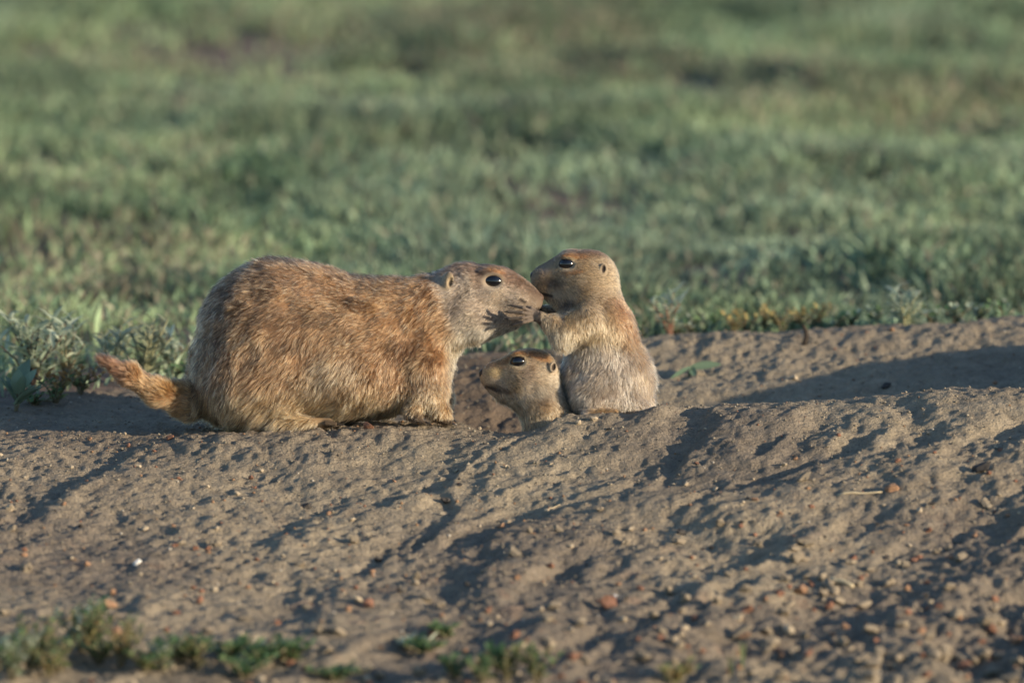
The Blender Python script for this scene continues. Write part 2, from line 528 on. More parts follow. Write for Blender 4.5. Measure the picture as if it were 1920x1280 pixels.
def grow_fur(V, Q, N, count, length, flow, color, lift, dens, radius=0.22, K=5, clump=0.55, clump_div=9, seed=1):
    rng = np.random.default_rng(seed)
    T = np.concatenate([Q[:, [0, 1, 2]], Q[:, [0, 2, 3]]])
    A = np.linalg.norm(np.cross(V[T[:, 1]] - V[T[:, 0]], V[T[:, 2]] - V[T[:, 0]]), axis=1)
    cen = V[T].mean(1)
    A = A * dens(cen, N[T[:, 0]])
    pick = rng.choice(len(T), count, p=A / A.sum())
    r1 = np.sqrt(rng.random(count)); r2 = rng.random(count)
    w = np.stack([1 - r1, r1 * (1 - r2), r1 * r2], 1)
    t = T[pick]
    p = (V[t] * w[:, :, None]).sum(1)
    n = unit((N[t] * w[:, :, None]).sum(1))
    L = length(p, n) * rng.uniform(0.65, 1.2, count)
    g = unit(flow(p, n))
    g = unit(g - n * (g * n).sum(1, keepdims=True) * 0.9)
    # wandering of the lie of the coat
    wob = np.stack([noise(p[:, 0] / 26, p[:, 1] / 26, p[:, 2] / 26, seed=seed + 40 + a) for a in range(3)], 1)
    g = unit(g + 0.45 * wob + rng.normal(0, 0.14, (count, 3)))
    lf = lift(p, n) * rng.uniform(0.75, 1.3, count)
    stray = (rng.random(count) < 0.07) & (L > 7)
    lf = np.where(stray, lf + rng.uniform(0.15, 0.6, count), lf)
    L = np.where(stray, L * rng.uniform(1.0, 1.35, count), L)
    d0 = unit(n * lf[:, None] + g * (1 - lf[:, None] * 0.5))
    d1 = unit(n * lf[:, None] * 0.25 + g)
    s = np.linspace(0, 1, K)
    pts = p[:, None, :] - n[:, None, :] * np.where(L < 7, 0.25, 0.8)[:, None, None] + L[:, None, None] * (d0[:, None, :] * (s - 0.5 * s * s)[None, :, None] + d1[:, None, :] * (0.5 * s * s)[None, :, None]) * 1.0
    # tufts
    nc = max(1, count // clump_div)
    cidx = rng.choice(count, nc, replace=False)
    kd = KDTree(nc)
    for i, c in enumerate(p[cidx]): kd.insert(c, i)
    kd.balance()
    near = np.fromiter((kd.find(c)[1] for c in p), dtype=np.int64, count=count)
    cen = pts[cidx[near]]
    cl = clump * rng.uniform(0.5, 1.1, count) * sstep(2, 8, L) * np.where(stray, 0.1, 1)
    # tuft centres keep the strand's own length
    dirc = unit(cen[:, -1] - cen[:, 0])
    target = cen[:, 0:1] + dirc[:, None, :] * (s[None, :, None] * L[:, None, None]) + (cen - cen[:, 0:1] - dirc[:, None, :] * (s[None, :, None] * np.linalg.norm(cen[:, -1] - cen[:, 0], axis=1)[:, None, None]))
    pts = pts + (target - pts) * (cl[:, None] * (s ** 1.3)[None, :])[:, :, None]
    # tuft level tone
    tone = rng.normal(1, 0.22, nc)[near] * rng.normal(1, 0.22, count)
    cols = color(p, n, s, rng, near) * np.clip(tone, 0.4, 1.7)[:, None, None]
    rad = radius * (1 - 0.75 * s ** 1.6)[None, :] * rng.uniform(0.8, 1.25, count)[:, None] * np.clip(L / 10, 0.6, 1.1)[:, None]
    return pts, rad, cols

def to_world_pts(pts):
    n, k, _ = pts.shape
    return P(pts.reshape(-1, 3)).reshape(n, k, 3)

def ball(name, c, r, mat, parent, rot=0, seg=24, ring=16, shape=None, yaw=0):
    """ellipsoid part in model space"""
    vs = []; fs = []
    for i in range(ring + 1):
        th = math.pi * i / ring
        for j in range(seg):
            ph = 2 * math.pi * j / seg
            x, y, z = math.sin(th) * math.cos(ph), math.cos(th), math.sin(th) * math.sin(ph)
            if shape: x, y, z = shape(x, y, z)
            vs.append((x * r[0], y * r[1], z * r[2]))
    for i in range(ring):
        for j in range(seg):
            a = i * seg + j; b = i * seg + (j + 1) % seg
            fs.append((a, a + seg, b + seg, b))
    v = np.array(vs)
    a = math.radians(yaw)
    v = np.stack([v[:, 0] * math.cos(a) - v[:, 2] * math.sin(a), v[:, 1], v[:, 0] * math.sin(a) + v[:, 2] * math.cos(a)], 1)
    a = math.radians(rot)
    v = np.stack([v[:, 0] * math.cos(a) - v[:, 1] * math.sin(a), v[:, 0] * math.sin(a) + v[:, 1] * math.cos(a), v[:, 2]], 1) + np.array(c)
    return mesh_obj(name, P(v), [tuple(f) for f in fs], mat, parent)

def claw(a, b, r, parent, bend=(0, 1.5, 0)):
    a = np.array(a, float); b = np.array(b, float)
    ax = unit(b - a); s1 = unit(np.cross(ax, [0.2, 0.3, 1])); s2 = np.cross(ax, s1)
    vs = []; fs = []; K = 5; M = 7
    for i in range(K):
        t = i / (K - 1); c = a + (b - a) * t + np.array(bend) * (t * (t - 1)) * 2
        rr = r * (1 - t) ** 0.7 + 0.15
        for j in range(M):
            p = 2 * math.pi * j / M
            vs.append(c + rr * (math.cos(p) * s1 + math.sin(p) * s2))
    for i in range(K - 1):
        for j in range(M):
            q = i * M + j; w = i * M + (j + 1) % M
            fs.append((q, w, w + M, q + M))
    fs.append(tuple(range(M))[::-1]); fs.append(tuple((K - 1) * M + j for j in range(M)))
    return mesh_obj('claw', P(np.array(vs)), fs, M_claw, parent)

def almond(x, y, z):
    # pointed corners
    k = 1 - 0.28 * abs(x) ** 3
    return x * 1.04, y * k, z

def whiskers(root, pts_dirs, L, parent):
    rng = np.random.default_rng(3)
    P0, D0 = [], []
    for (c, d) in pts_dirs:
        for k in range(7):
            P0.append(np.array(c) + rng.normal(0, 2.5, 3)); D0.append(unit(np.array(d, float) + rng.normal(0, 0.28, 3)))
    P0 = np.array(P0); D0 = np.array(D0); n = len(P0)
    s = np.linspace(0, 1, 7)
    LL = L * rng.uniform(0.6, 1.1, n)
    pts = P0[:, None] + D0[:, None] * (s[None, :, None] * LL[:, None, None])
    pts[:, :, 1] += (s ** 2)[None, :] * LL[:, None] * 0.18
    rad = 0.00009 * (1 - 0.8 * s)[None, :] * np.ones((n, 1))
    cols = np.zeros((n, 7, 3)) + np.array((0.03, 0.025, 0.02))
    curves_obj('whiskers', to_world_pts(pts), rad, cols, parent)

def finish(name, label, group, sdf, base_uvw, fur_args, skin_col, nhair, seed):
    Vm, Q = sdf.mesh()
    N = vert_normals(Vm, Q)
    root = empty(name, P(base_uvw)[0])
    tag(root, label, 'prairie dog', group)
    bpy.context.view_layer.update()
    body = mesh_obj('body', P(Vm), Q, M_skin, root)
    point_colors(body.data, skin_col(Vm, N))
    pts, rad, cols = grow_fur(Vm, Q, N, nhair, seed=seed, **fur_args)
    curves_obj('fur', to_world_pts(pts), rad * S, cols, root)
    return root

def inell(p, c, r, rot=0):
    x = p[:, 0] - c[0]; y = p[:, 1] - c[1]
    a = math.radians(rot)
    x, y = x * math.cos(a) + y * math.sin(a), -x * math.sin(a) + y * math.cos(a)
    return np.sqrt((x / r[0]) ** 2 + (y / r[1]) ** 2)

def segdist(p, a, b):
    a = np.array(a, float); b = np.array(b, float)
    pa = p[:, :len(a)] - a; ba = b - a
    h = np.clip((pa @ ba) / (ba @ ba), 0, 1)
    return np.linalg.norm(pa - h[:, None] * ba, axis=1)

GROUP = 'prairie dogs at the burrow'
# ---------------------------------------------------------------- adult
A = Sdf((160, 474, -150), (1032, 812, 140), 2.0)
A.ell((512, 636, 0), (140, 146, 118), k=20)
A.ell((570, 580, 0), (100, 84, 80), k=30)
A.ell((786, 732, -46), (52, 44, 34), k=14)
A.ell((786, 732, 46), (52, 44, 34), k=14)
A.ell((455, 700, 0), (92, 92, 104), k=25)
A.ell((630, 650, 0), (142, 130, 108), k=30)
A.ell((715, 662, 0), (98, 112, 90), k=30)
A.ell((705, 585, 0), (90, 62, 62), k=30)
A.cone((755, 595, 0), (835, 562, 0), 70, 52, k=25)
A.ell((790, 665, 5), (60, 90, 66), k=25)
A.ell((840, 610, 0), (40, 48, 46), k=22)
# haunch and hind foot
A.ell((500, 715, -52), (92, 86, 54), rot=-25, k=34)
A.ell((640, 705, -10), (130, 72, 100), k=34)
A.ell((500, 715, 52), (92, 86, 54), rot=-25, k=34)
A.cone((520, 794, -78), (618, 792, -84), 14, 9, k=8)
A.cone((520, 794, 78), (618, 792, 84), 14, 9, k=8)
for sgn in (-1, 1):
    for i in range(4):
        w = sgn * 84 + (i - 1.5) * 8
        A.cone((612, 793, w), (632 + 3 * (1 - abs(i - 1.5)), 794, w + (i - 1.5) * 1.5), 4.5, 3.6, k=3)
# forelegs
A.chain([(795, 690, -48, 40), (800, 738, -62, 27), (824, 772, -66, 18), (836, 786, -66, 11)], k=12)
A.chain([(800, 690, 45, 40), (824, 745, 40, 20), (831, 782, 34, 10), (835, 788, 30, 9)], k=12)
A.chain([(796, 745, -62, 24), (776, 772, -76, 14), (786, 788, -90, 7)], k=10)
for i in range(4):
    A.cone((784, 788, -98 + i * 5), (799, 792, -103 + i * 7), 3.6, 2.8, k=3)
for i in range(4):
    A.cone((834, 788, -72 + i * 4.5), (848 - abs(i - 1.5), 792, -75 + i * 6.5), 4.2, 3.2, k=3)
    A.cone((842, 789, 30 + i * 4.5), (855 - abs(i - 1.5), 793, 28 + i * 6), 4.2, 3.2, k=3)
# tail
A.chain([(405, 735, 0, 40), (352, 750, -14, 26), (298, 734, -46, 18), (245, 703, -66, 12), (198, 675, -78, 4)], k=18)
# head
A.ell((880, 545, 0), (64, 50, 45), rot=6, k=16)
A.ell((872, 588, 0), (52, 46, 50), k=18)
A.cone((925, 545, 0), (974, 558, 0), 41, 33, k=16)
A.ell((934, 531, 0), (50, 33, 34), rot=14, k=10)
A.cone((972, 559, 0), (996, 564, 0), 31, 22, k=12)
A.cone((900, 598, 0), (962, 594, 0), 38, 22, k=16)
for sg in (-1, 1):
    A.ell((985, 572, sg * 11), (20, 15, 13), k=8)
    A.ell((922, 512, sg * 30), (24, 10, 9), rot=8, k=8)      # brow
    A.ell((924, 543, sg * 33), (24, 8, 8), rot=4, k=8)      # lower lid bulge
    A.ell((925, 527, sg * 43), (19, 12.5, 11), k=4, cut=True)
    A.ell((840, 526, sg * 44), (11, 17, 7), rot=14, k=4, yaw=sg * 25)
    A.ell((845, 530, sg * 49), (5.5, 9, 6), rot=10, k=3, cut=True)
A.cone((1008, 581, -30), (972, 589, -32), 1.5, 1.5, k=3, cut=True)
A.cone((1004, 583, 0), (1004, 583, 1), 1, 1, k=3, cut=True)
wE = A.surf_w(925, 527)

c_fl = np.array((0.455, 0.295, 0.18)); c_dk = np.array((0.20, 0.125, 0.075)); c_cr = np.array((0.68, 0.56, 0.40))
c_or = np.array((0.56, 0.32, 0.15)); c_gy = np.array((0.36, 0.30, 0.25)); c_blk = np.array((0.04, 0.03, 0.025))

def a_base(p):
    n1 = fbm(p[:, 0] / 46, p[:, 1] / 40, p[:, 2] / 40, seed=51, oct=3)
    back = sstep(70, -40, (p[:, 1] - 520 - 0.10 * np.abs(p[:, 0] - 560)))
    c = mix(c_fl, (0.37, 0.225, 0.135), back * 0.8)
    c = mix(c, c_dk, sstep(0.0, 0.5, n1) * 0.55)
    belly = sstep(705, 770, p[:, 1] + 14 * n1)
    c = mix(c, (0.62, 0.46, 0.29), belly * 0.8)
    pale = np.maximum(sstep(1.2, 0.4, inell(p, (625, 700), (62, 36), -15)), sstep(1.2, 0.3, inell(p, (812, 740), (34, 48), 20)))
    c = mix(c, (0.66, 0.53, 0.38), pale * 0.5)
    rump = sstep(470, 390, p[:, 0]) * sstep(640, 560, 0 * p[:, 1] + 600)
    c = mix(c, (0.27, 0.18, 0.12), rump * 0.65)  # rump side turned from the sun, its shade put into the coat colour
    sh = sstep(1.3, 0.5, inell(p, (745, 560), (70, 70)))
    c = mix(c, c_or * 0.85, sh * 0.3)
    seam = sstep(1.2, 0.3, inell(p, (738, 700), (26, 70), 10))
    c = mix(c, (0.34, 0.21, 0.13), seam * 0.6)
    tail = sstep(372, 340, p[:, 0]) * (p[:, 1] > 640)
    c = mix(c, (0.50, 0.32, 0.19), tail)
    c = mix(c, (0.26, 0.15, 0.11), sstep(285, 225, p[:, 0]) * 0.75 * tail)
    # collar, head
    hd = sstep(-12, 12, (p[:, 0] - 826) + (p[:, 1] - 560) * -0.45)
    hd = np.where(p[:, 1] > 665, 0, hd) * sstep(672, 655, p[:, 1])
    ch = mix((0.61, 0.51, 0.41), (0.44, 0.37, 0.32), sstep(0.0, 0.5, n1) * 0.6)
    ch = mix(ch, (0.24, 0.155, 0.115), sstep(527, 500, p[:, 1] - 0.42 * (p[:, 0] - 900) * (p[:, 0] > 900)) * 0.85)
    ch = mix(ch, (0.20, 0.17, 0.16), sstep(1.1, 0.5, inell(p, (855, 572), (20, 32), 20)) * 0.65)
    ch = mix(ch, (0.24, 0.16, 0.12), sstep(1.1, 0.6, inell(p, (898, 522), (13, 22), 0)) * 0.65)
    ch = mix(ch, (0.52, 0.28, 0.14), sstep(1.2, 0.5, inell(p, (932, 506), (20, 8), 14)) * 0.8)
    ch = mix(ch, (0.66, 0.57, 0.45), sstep(1.15, 0.95, inell(p, (925, 527), (22, 16), 3)) * 0.45)
    ch = mix(ch, (0.74, 0.66, 0.54), sstep(595, 635, p[:, 1]) * 0.7)
    ch = mix(ch, (0.20, 0.15, 0.12), sstep(965, 1000, p[:, 0]) * 0.55)
    ch = mix(ch, (0.16, 0.13, 0.11), sstep(1.15, 0.35, inell(p, (945, 594), (34, 20), 0)) * 0.45)  # dirty wet cheek fur, with the pup's hand shadow painted into it
    ch = mix(ch, (0.07, 0.05, 0.04), sstep(5, 2, segdist(p, (1010, 580), (972, 588))) * 0.8)
    ch = mix(ch, (0.08, 0.06, 0.05), sstep(4.5, 2, segdist(p, (978, 562), (984, 566))) * 0.9)
    ch = mix(ch, (0.55, 0.46, 0.32), sstep(1.1, 0.8, inell(p, (838, 527), (13, 18), 14)) * 0.6)
    ch = mix(ch, (0.05, 0.04, 0.035), sstep(1.1, 0.5, inell(p, (846, 531), (5, 8), 14)) * 0.9)
    c = mix(c, ch, hd)
    th = sstep(826, 850, p[:, 0]) * sstep(618, 640, p[:, 1]) * sstep(720, 690, p[:, 1])
    c = mix(c, (0.70, 0.60, 0.46), th * 0.85)
    paw = np.maximum(sstep(782, 788, p[:, 1]) * sstep(600, 612, p[:, 0]), sstep(766, 778, p[:, 1]) * (p[:, 0] > 745) * (p[:, 0] < 806) * (p[:, 2] < -66))
    c = mix(c, (0.11, 0.085, 0.07), paw * 0.8)
    return c

def a_color(p, n, s, rng, near):
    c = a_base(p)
    body = sstep(835, 815, p[:, 0]) * (p[:, 0] > 360)
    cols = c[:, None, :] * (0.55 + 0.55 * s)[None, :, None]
    # black tipped and pale tipped guard hairs
    up = sstep(740, 560, p[:, 1])
    kind = rng.random(len(p))
    patch = sstep(-0.1, 0.5, fbm(p[:, 0] / 18, p[:, 1] / 26, p[:, 2] / 20, seed=61, oct=2))
    blk = (kind < (0.10 + 0.55 * up * patch)) & (body > 0.3)
    pal = (kind > 0.86) & (body > 0.3)
    tip = sstep(0.3, 0.65, s)
    cols[blk] = cols[blk] * (1 - tip[None, :, None]) + c_blk * tip[None, :, None]
    cols[pal] = cols[pal] * (1 - tip[None, :, None]) + np.array((0.78, 0.64, 0.46)) * tip[None, :, None]
    hd = (p[:, 0] > 835) & (kind < 0.22)
    cols[hd] *= 0.35
    return cols

def a_len(p, n):
    L = 17 + 0 * p[:, 0]
    L = L + 4 * noise(p[:, 0] / 30, p[:, 1] / 30, p[:, 2] / 30, seed=71)
    L = L + 7 * sstep(690, 780, p[:, 1]) * sstep(700, 560, p[:, 0])
    hd = sstep(800, 850, p[:, 0] - 0.4 * (p[:, 1] - 560))
    L = L * (1 - hd) + 10 * hd
    L = L + (6.0 - L) * sstep(880, 935, p[:, 0]) * sstep(640, 600, p[:, 1])
    L = L + (5.0 - L) * sstep(955, 990, p[:, 0])
    L = np.where((p[:, 0] < 362) & (p[:, 1] > 640), 18 - 1 * sstep(300, 215, p[:, 0]) + 4 * noise(p[:, 0] / 9, p[:, 1] / 9, p[:, 2] / 9, seed=13), L)
    th = sstep(820, 845, p[:, 0]) * sstep(612, 640, p[:, 1]) * sstep(770, 740, p[:, 1])
    L = L * (1 - th) + 15 * th
    leg = (p[:, 1] > 735) & (p[:, 0] > 750)
    L = np.where(leg, np.interp(p[:, 1], [735, 776, 790], [14, 11, 2.6]), L)
    L = np.where((p[:, 1] > 776) & (p[:, 0] > 600) & (p[:, 0] < 660) & (np.abs(p[:, 2]) > 60), 1.6, L)
    e = inell(p, (925, 527), (20, 14.5), 3)
    L = np.where(e < 1.5, np.minimum(L, 3.2 + 7 * np.clip(e - 1.0, 0, 1)), L)
    ear = inell(p, (841, 527), (14, 20), 14)
    L = np.where((ear < 1) & (np.abs(p[:, 2]) > 34), 2.2, L)
    return L

def a_flow(p, n):
    g = np.zeros_like(p)
    t = sstep(460, 720, p[:, 0])
    g[:, 0] = -0.75; g[:, 1] = 0.35 + 0.75 * sstep(560, 700, p[:, 1])
    g[:, 0] += 0.25 * sstep(450, 390, p[:, 0]); g[:, 1] += 0.5 * sstep(480, 390, p[:, 0])
    tail = (p[:, 0] < 366) & (p[:, 1] > 640)
    g[tail] = (-0.88, -0.46, 0)
    g[(p[:, 0] < 366) & (p[:, 0] > 310) & (p[:, 1] > 690)] = (-0.93, -0.30, 0)
    hd = sstep(800, 850, p[:, 0] - 0.35 * (p[:, 1] - 560)) * sstep(700, 650, p[:, 1])
    hdv = np.array((-0.9, 0.32, 0))
    g = g * (1 - hd[:, None]) + hdv * hd[:, None]
    leg = (p[:, 1] > 690) & (p[:, 0] > 745)
    g[leg] = (-0.35, 0.95, 0)
    th = sstep(826, 850, p[:, 0]) * sstep(612, 640, p[:, 1])
    g = g * (1 - th[:, None]) + np.array((0.15, 1.0, -0.1)) * th[:, None]
    return g

def a_lift(p, n):
    l = 0.42 + 0.12 * noise(p[:, 0] / 20, p[:, 1] / 20, p[:, 2] / 20, seed=77)
    l = np.where(p[:, 0] > 850, 0.26, l)
    l = np.where((p[:, 0] > 826) & (p[:, 1] > 612), 0.55, l)
    l = np.where((p[:, 0] < 366) & (p[:, 1] > 640), 0.62, l)
    return l

def a_dens(p, n):
    d = 1.0 + 3.5 * sstep(830, 900, p[:, 0]) + 1.6 * (p[:, 0] < 372)
    e = np.sqrt(((p[:, 0] - 925) / 18.5) ** 2 + ((p[:, 1] - 527) / 13) ** 2)
    d = np.where((e < 1), 0, d)
    far = n[:, 2] > 0.5
    d = np.where(far, d * 0.45, d)
    d = np.where((p[:, 0] > 1006), 0.5, d)
    return d

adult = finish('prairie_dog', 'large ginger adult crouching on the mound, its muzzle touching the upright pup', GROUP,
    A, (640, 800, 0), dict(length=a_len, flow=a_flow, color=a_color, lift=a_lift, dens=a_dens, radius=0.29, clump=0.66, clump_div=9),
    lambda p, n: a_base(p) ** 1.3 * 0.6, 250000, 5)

def eye(sdf, u, v, r, parent, sg=-1, wc=0.0, inset=0.35, rot=0):
    w = sdf.surf_w(u, v)
    if sg > 0: w = 2 * wc - w
    ew = w + (-sg) * 0 + (sg * -1) * 0
    cw = w + (r[2] * inset if sg < 0 else -r[2] * inset)
    e = ball('eye', (u, v, cw), r, M_eye, parent, rot=rot, shape=almond, seg=32, ring=24)
    # lid: a thin dark ring hugging the eyeball
    rim_r = 1.35; vs = []; fs = []; n1, n2 = 36, 8
    for i in range(n1):
        a = 2 * math.pi * i / n1
        x = math.cos(a); y = math.sin(a); k = 1 - 0.28 * abs(x) ** 3
        for j in range(n2):
            b = 2 * math.pi * j / n2
            vs.append(((x * 1.04) * (r[0] * 0.97) + rim_r * math.cos(b) * x, y * k * r[1] * 0.97 + rim_r * math.cos(b) * y, rim_r * math.sin(b)))
    for i in range(n1):
        for j in range(n2):
            fs.append((i * n2 + j, i * n2 + (j + 1) % n2, ((i + 1) % n1) * n2 + (j + 1) % n2, ((i + 1) % n1) * n2 + j))
    vv = np.array(vs); a = math.radians(rot)
    vv = np.stack([vv[:, 0] * math.cos(a) - vv[:, 1] * math.sin(a), vv[:, 0] * math.sin(a) + vv[:, 1] * math.cos(a), vv[:, 2]], 1)
    vv += np.array((u, v, cw + sg * r[2] * 0.25))
    mesh_obj('eyelid', P(vv), fs, M_lid, e)
    return e

eye(A, 925, 527, (18.5, 14.5, 13), adult, rot=4)
eye(A, 925, 527, (18.5, 14.5, 13), adult, sg=1, rot=4)
ball('nose', (1010, 560, 0), (9.5, 11, 13), M_nose, adult, rot=20)
for i in range(4):
    claw((846 - abs(i - 1.5), 792, -75 + i * 6.5), (858 - abs(i - 1.5) * 2, 797, -77 + i * 7.5), 2.2, adult)
    claw((633, 794, -96 + i * 8.5), (648, 797, -98 + i * 9.5), 2.6, adult)
    claw((633, 794, 72 + i * 8.5), (648, 797, 70 + i * 9.5), 2.6, adult)
    claw((799, 791, -103 + i * 7), (812, 796, -106 + i * 8), 2.4, adult)
whiskers(None, [((990, 575, -24), (-0.5, 0.35, -0.9)), ((990, 575, 24), (-0.5, 0.35, 0.9)), ((925, 512, -36), (-0.3, -0.8, -0.6))], 40, adult)

# ---------------------------------------------------------------- upright pup
B = Sdf((948, 458, -110), (1240, 800, 110), 1.6)
wh = 30
B.ell((1095, 517, wh), (58, 49, 46), rot=-6, k=12)
B.cone((1062, 511, wh), (1023, 521, wh), 39, 26, k=12)
B.cone((1025, 521, wh), (1013, 523, wh), 23.5, 17, k=8)
B.cone((1035, 536, wh), (1018, 537, wh), 22, 15, k=8)
B.cone((1078, 535, wh), (1030, 545, wh), 37, 17, k=12)
B.ell((1052, 560, wh - 4), (26, 15, 24), rot=6, k=8)
B.cone((1072, 560, wh), (1088, 592, 20), 32, 38, k=12)
B.cone((1106, 535, wh), (1124, 600, 14), 50, 56, k=24)
B.ell((1126, 632, 10), (66, 62, 54), k=24)
B.ell((1138, 712, 14), (85, 80, 62), k=26)
B.ell((1146, 755, 14), (72, 34, 62), k=20)
# thighs, feet
for sg in (-1, 1):
    B.ell((1112, 745, 12 + sg * 44), (42, 36, 28), k=14)
    B.cone((1098, 778, sg * 58), (1150, 774, sg * 66), 11, 9, k=5)
    for i in range(4):
        B.cone((1148, 776, sg * 66 + (i - 1.5) * 5), (1163, 777, sg * 67 + (i - 1.5) * 6), 3, 2.4, k=2)
    B.ell((1066, 481, wh + sg * 34), (16, 6, 7), k=6)
    B.ell((1063, 495, wh + sg * 44), (15, 10, 9), k=3, cut=True)
    B.ell((1130, 505, wh + sg * 42), (7, 12, 5), rot=6, k=3)
    B.ell((1131, 504, wh + sg * 48), (4.5, 8, 6), rot=6, k=2, cut=True)
# near arm and hand on the adult's cheek
B.chain([(1100, 606, -34, 36), (1056, 626, -52, 26), (1034, 608, -58, 15), (1014, 595, -60, 10.5)], k=12)
B.ell((1006, 592, -60), (11, 10.5, 7), rot=-5, k=4)
tips = [(960, 573, -64), (953, 585, -67), (954, 598, -67), (963, 609, -64)]
for i, (tu, tv, tw) in enumerate(tips):
    sv0 = 585.5 + i * 4.6
    mid = (979 + abs(i - 1.5), sv0 * 0.4 + tv * 0.6 - 1.0, -71)
    B.chain([(1000, sv0, -62, 3.4), (*mid, 3.1), (tu, tv, tw, 2.3)], k=1.5)
B.chain([(1004, 583, -60, 3.4), (996, 577, -60, 3.0), (988, 575, -58, 2.3)], k=2)
# far arm
B.chain([(1098, 604, 40, 32), (1060, 606, 62, 22), (1030, 588, 64, 13), (1010, 580, 60, 9)], k=12)
B.ell((1000, 580, 58), (11, 10, 7), k=4)
for i in range(4):
    B.chain([(998, 574 + i * 4.5, 58, 3.6), (982, 572 + i * 6, 62, 3.2), (968 + abs(i - 1.5) * 2, 572 + i * 7, 56, 2.5)], k=2)
B.cone((1012, 549, wh - 24), (1034, 554, wh - 36), 1.4, 1.2, k=2.5, cut=True)

def b_base(p):
    n1 = fbm(p[:, 0] / 34, p[:, 1] / 30, p[:, 2] / 30, seed=81, oct=3)
    c = mix((0.61, 0.53, 0.45), (0.48, 0.40, 0.33), sstep(-0.2, 0.5, n1))
    backside = sstep(1170, 1215, p[:, 0] + 0.15 * (700 - p[:, 1]))
    c = mix(c, (0.60, 0.44, 0.30), backside * 0.7)
    upper = sstep(660, 630, p[:, 1] - 0.10 * (p[:, 0] - 1100))
    c = mix(c, (0.53, 0.41, 0.27), upper * 0.85)
    red = sstep(1120, 1165, p[:, 0] - 0.35 * (p[:, 1] - 560)) * sstep(530, 570, p[:, 1]) * sstep(680, 620, p[:, 1])
    c = mix(c, (0.58, 0.34, 0.20), red * 0.65)
    arm = sstep(1.1, 0.6, inell(p, (1050, 636), (34, 26))) 
    c = mix(c, (0.64, 0.54, 0.40), arm * 0.7)
    foot = sstep(1.2, 0.7, inell(p, (1138, 776), (38, 12)))
    c = mix(c, (0.50, 0.30, 0.13), foot * 0.8)
    head = sstep(578, 560, p[:, 1] + 0.25 * (p[:, 0] - 1100))
    ch = mix((0.50, 0.395, 0.275), (0.42, 0.32, 0.22), sstep(-0.1, 0.5, n1))
    crown = sstep(488, 470, p[:, 1] - 0.45 * np.clip(1070 - p[:, 0], 0, 200) + 0.0)
    ch = mix(ch, (0.29, 0.19, 0.135), crown * 0.8)
    ch = mix(ch, (0.46, 0.29, 0.17), np.maximum(sstep(1.1, 0.5, inell(p, (1078, 480), (28, 7), 4)), sstep(1.1, 0.5, inell(p, (1072, 511), (26, 6), -8))) * 0.8)
    ch = mix(ch, (0.60, 0.45, 0.30), sstep(1150, 1165, p[:, 0]) * 0.6)
    ch = mix(ch, (0.60, 0.50, 0.37), sstep(1.2, 0.95, inell(p, (1063, 495), (18, 13), -3)) * 0.6)
    ch = mix(ch, (0.17, 0.145, 0.13), sstep(1.15, 0.4, inell(p, (1032, 530), (26, 13), 12)) * 0.75)
    ch = mix(ch, (0.12, 0.10, 0.095), sstep(1.1, 0.5, inell(p, (1060, 568), (20, 7), -6)) * 0.75)
    ch = mix(ch, (0.42, 0.34, 0.28), sstep(1.1, 0.4, inell(p, (1018, 510), (14, 9), -30)) * 0.7)
    ch = mix(ch, (0.05, 0.04, 0.04), sstep(4, 1.5, segdist(p, (1010, 548), (1034, 555))) * 0.85)
    ch = mix(ch, (0.07, 0.05, 0.045), sstep(1.1, 0.6, inell(p, (1132, 504), (5, 9), 6)) * 0.9)
    c = mix(c, ch, head)
    hand = (p[:, 0] < 1014) & (p[:, 1] > 570)
    c = np.where(hand[:, None], np.array((0.17, 0.135, 0.11)) * (1 - 0.35 * sstep(1000, 960, p[:, 0]))[:, None], c)
    return c

def b_color(p, n, s, rng, near):
    c = b_base(p)
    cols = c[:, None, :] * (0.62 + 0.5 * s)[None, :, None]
    kind = rng.random(len(p))
    dk = kind < 0.16
    cols[dk] *= 0.4
    return cols

def b_len(p, n):
    L = 14 + 6 * sstep(1150, 1210, p[:, 0]) + 3 * noise(p[:, 0] / 22, p[:, 1] / 22, p[:, 2] / 22, seed=91)
    hd = sstep(620, 520, p[:, 1] - 0.3 * (p[:, 0] - 1100))
    L = L * (1 - hd) + 6.5 * hd
    L = L + (3.4 - L) * sstep(1060, 1025, p[:, 0]) * sstep(566, 556, p[:, 1])
    arm = (p[:, 0] < 1042) & (p[:, 1] > 566) & (p[:, 1] < 650)
    L = np.where(arm, np.interp(p[:, 0], [998, 1014, 1042], [2.0, 7, 12]), L)
    L = np.where((p[:, 0] < 1000) & (p[:, 1] > 566), 1.6, L)
    L = np.where((p[:, 1] > 768) & (np.abs(p[:, 2]) > 50), 2.5, L)
    e = inell(p, (1063, 495), (16, 12), 0)
    L = np.where(e < 1.35, np.minimum(L, 2.6 + 6 * np.clip(e - 1, 0, 1)), L)
    L = np.where((inell(p, (1130, 505), (9, 14), 6) < 1), 1.5, L)
    return L

def b_flow(p, n):
    g = np.zeros_like(p) + np.array((0.12, 1.0, 0))
    hd = sstep(600, 540, p[:, 1])
    g = g * (1 - hd[:, None]) + np.array((0.95, 0.35, 0)) * hd[:, None]
    bel = sstep(650, 700, p[:, 1]) * sstep(1200, 1100, p[:, 0])
    g[:, 0] += -0.55 * bel
    arm = (p[:, 0] < 1060) & (p[:, 1] > 580) & (p[:, 1] < 650)
    g[arm] = (0.35, 0.9, 0)
    return g

def b_dens(p, n):
    d = 1.0 + 3.2 * sstep(590, 560, p[:, 1])
    e = np.sqrt(((p[:, 0] - 1063) / 14) ** 2 + ((p[:, 1] - 495) / 9.5) ** 2)
    d = np.where(e < 1, 0, d)
    d = np.where((p[:, 0] < 1000) & (p[:, 1] > 566), 1.5, d)
    d = np.where(n[:, 2] > 0.5, d * 0.5, d)
    return d

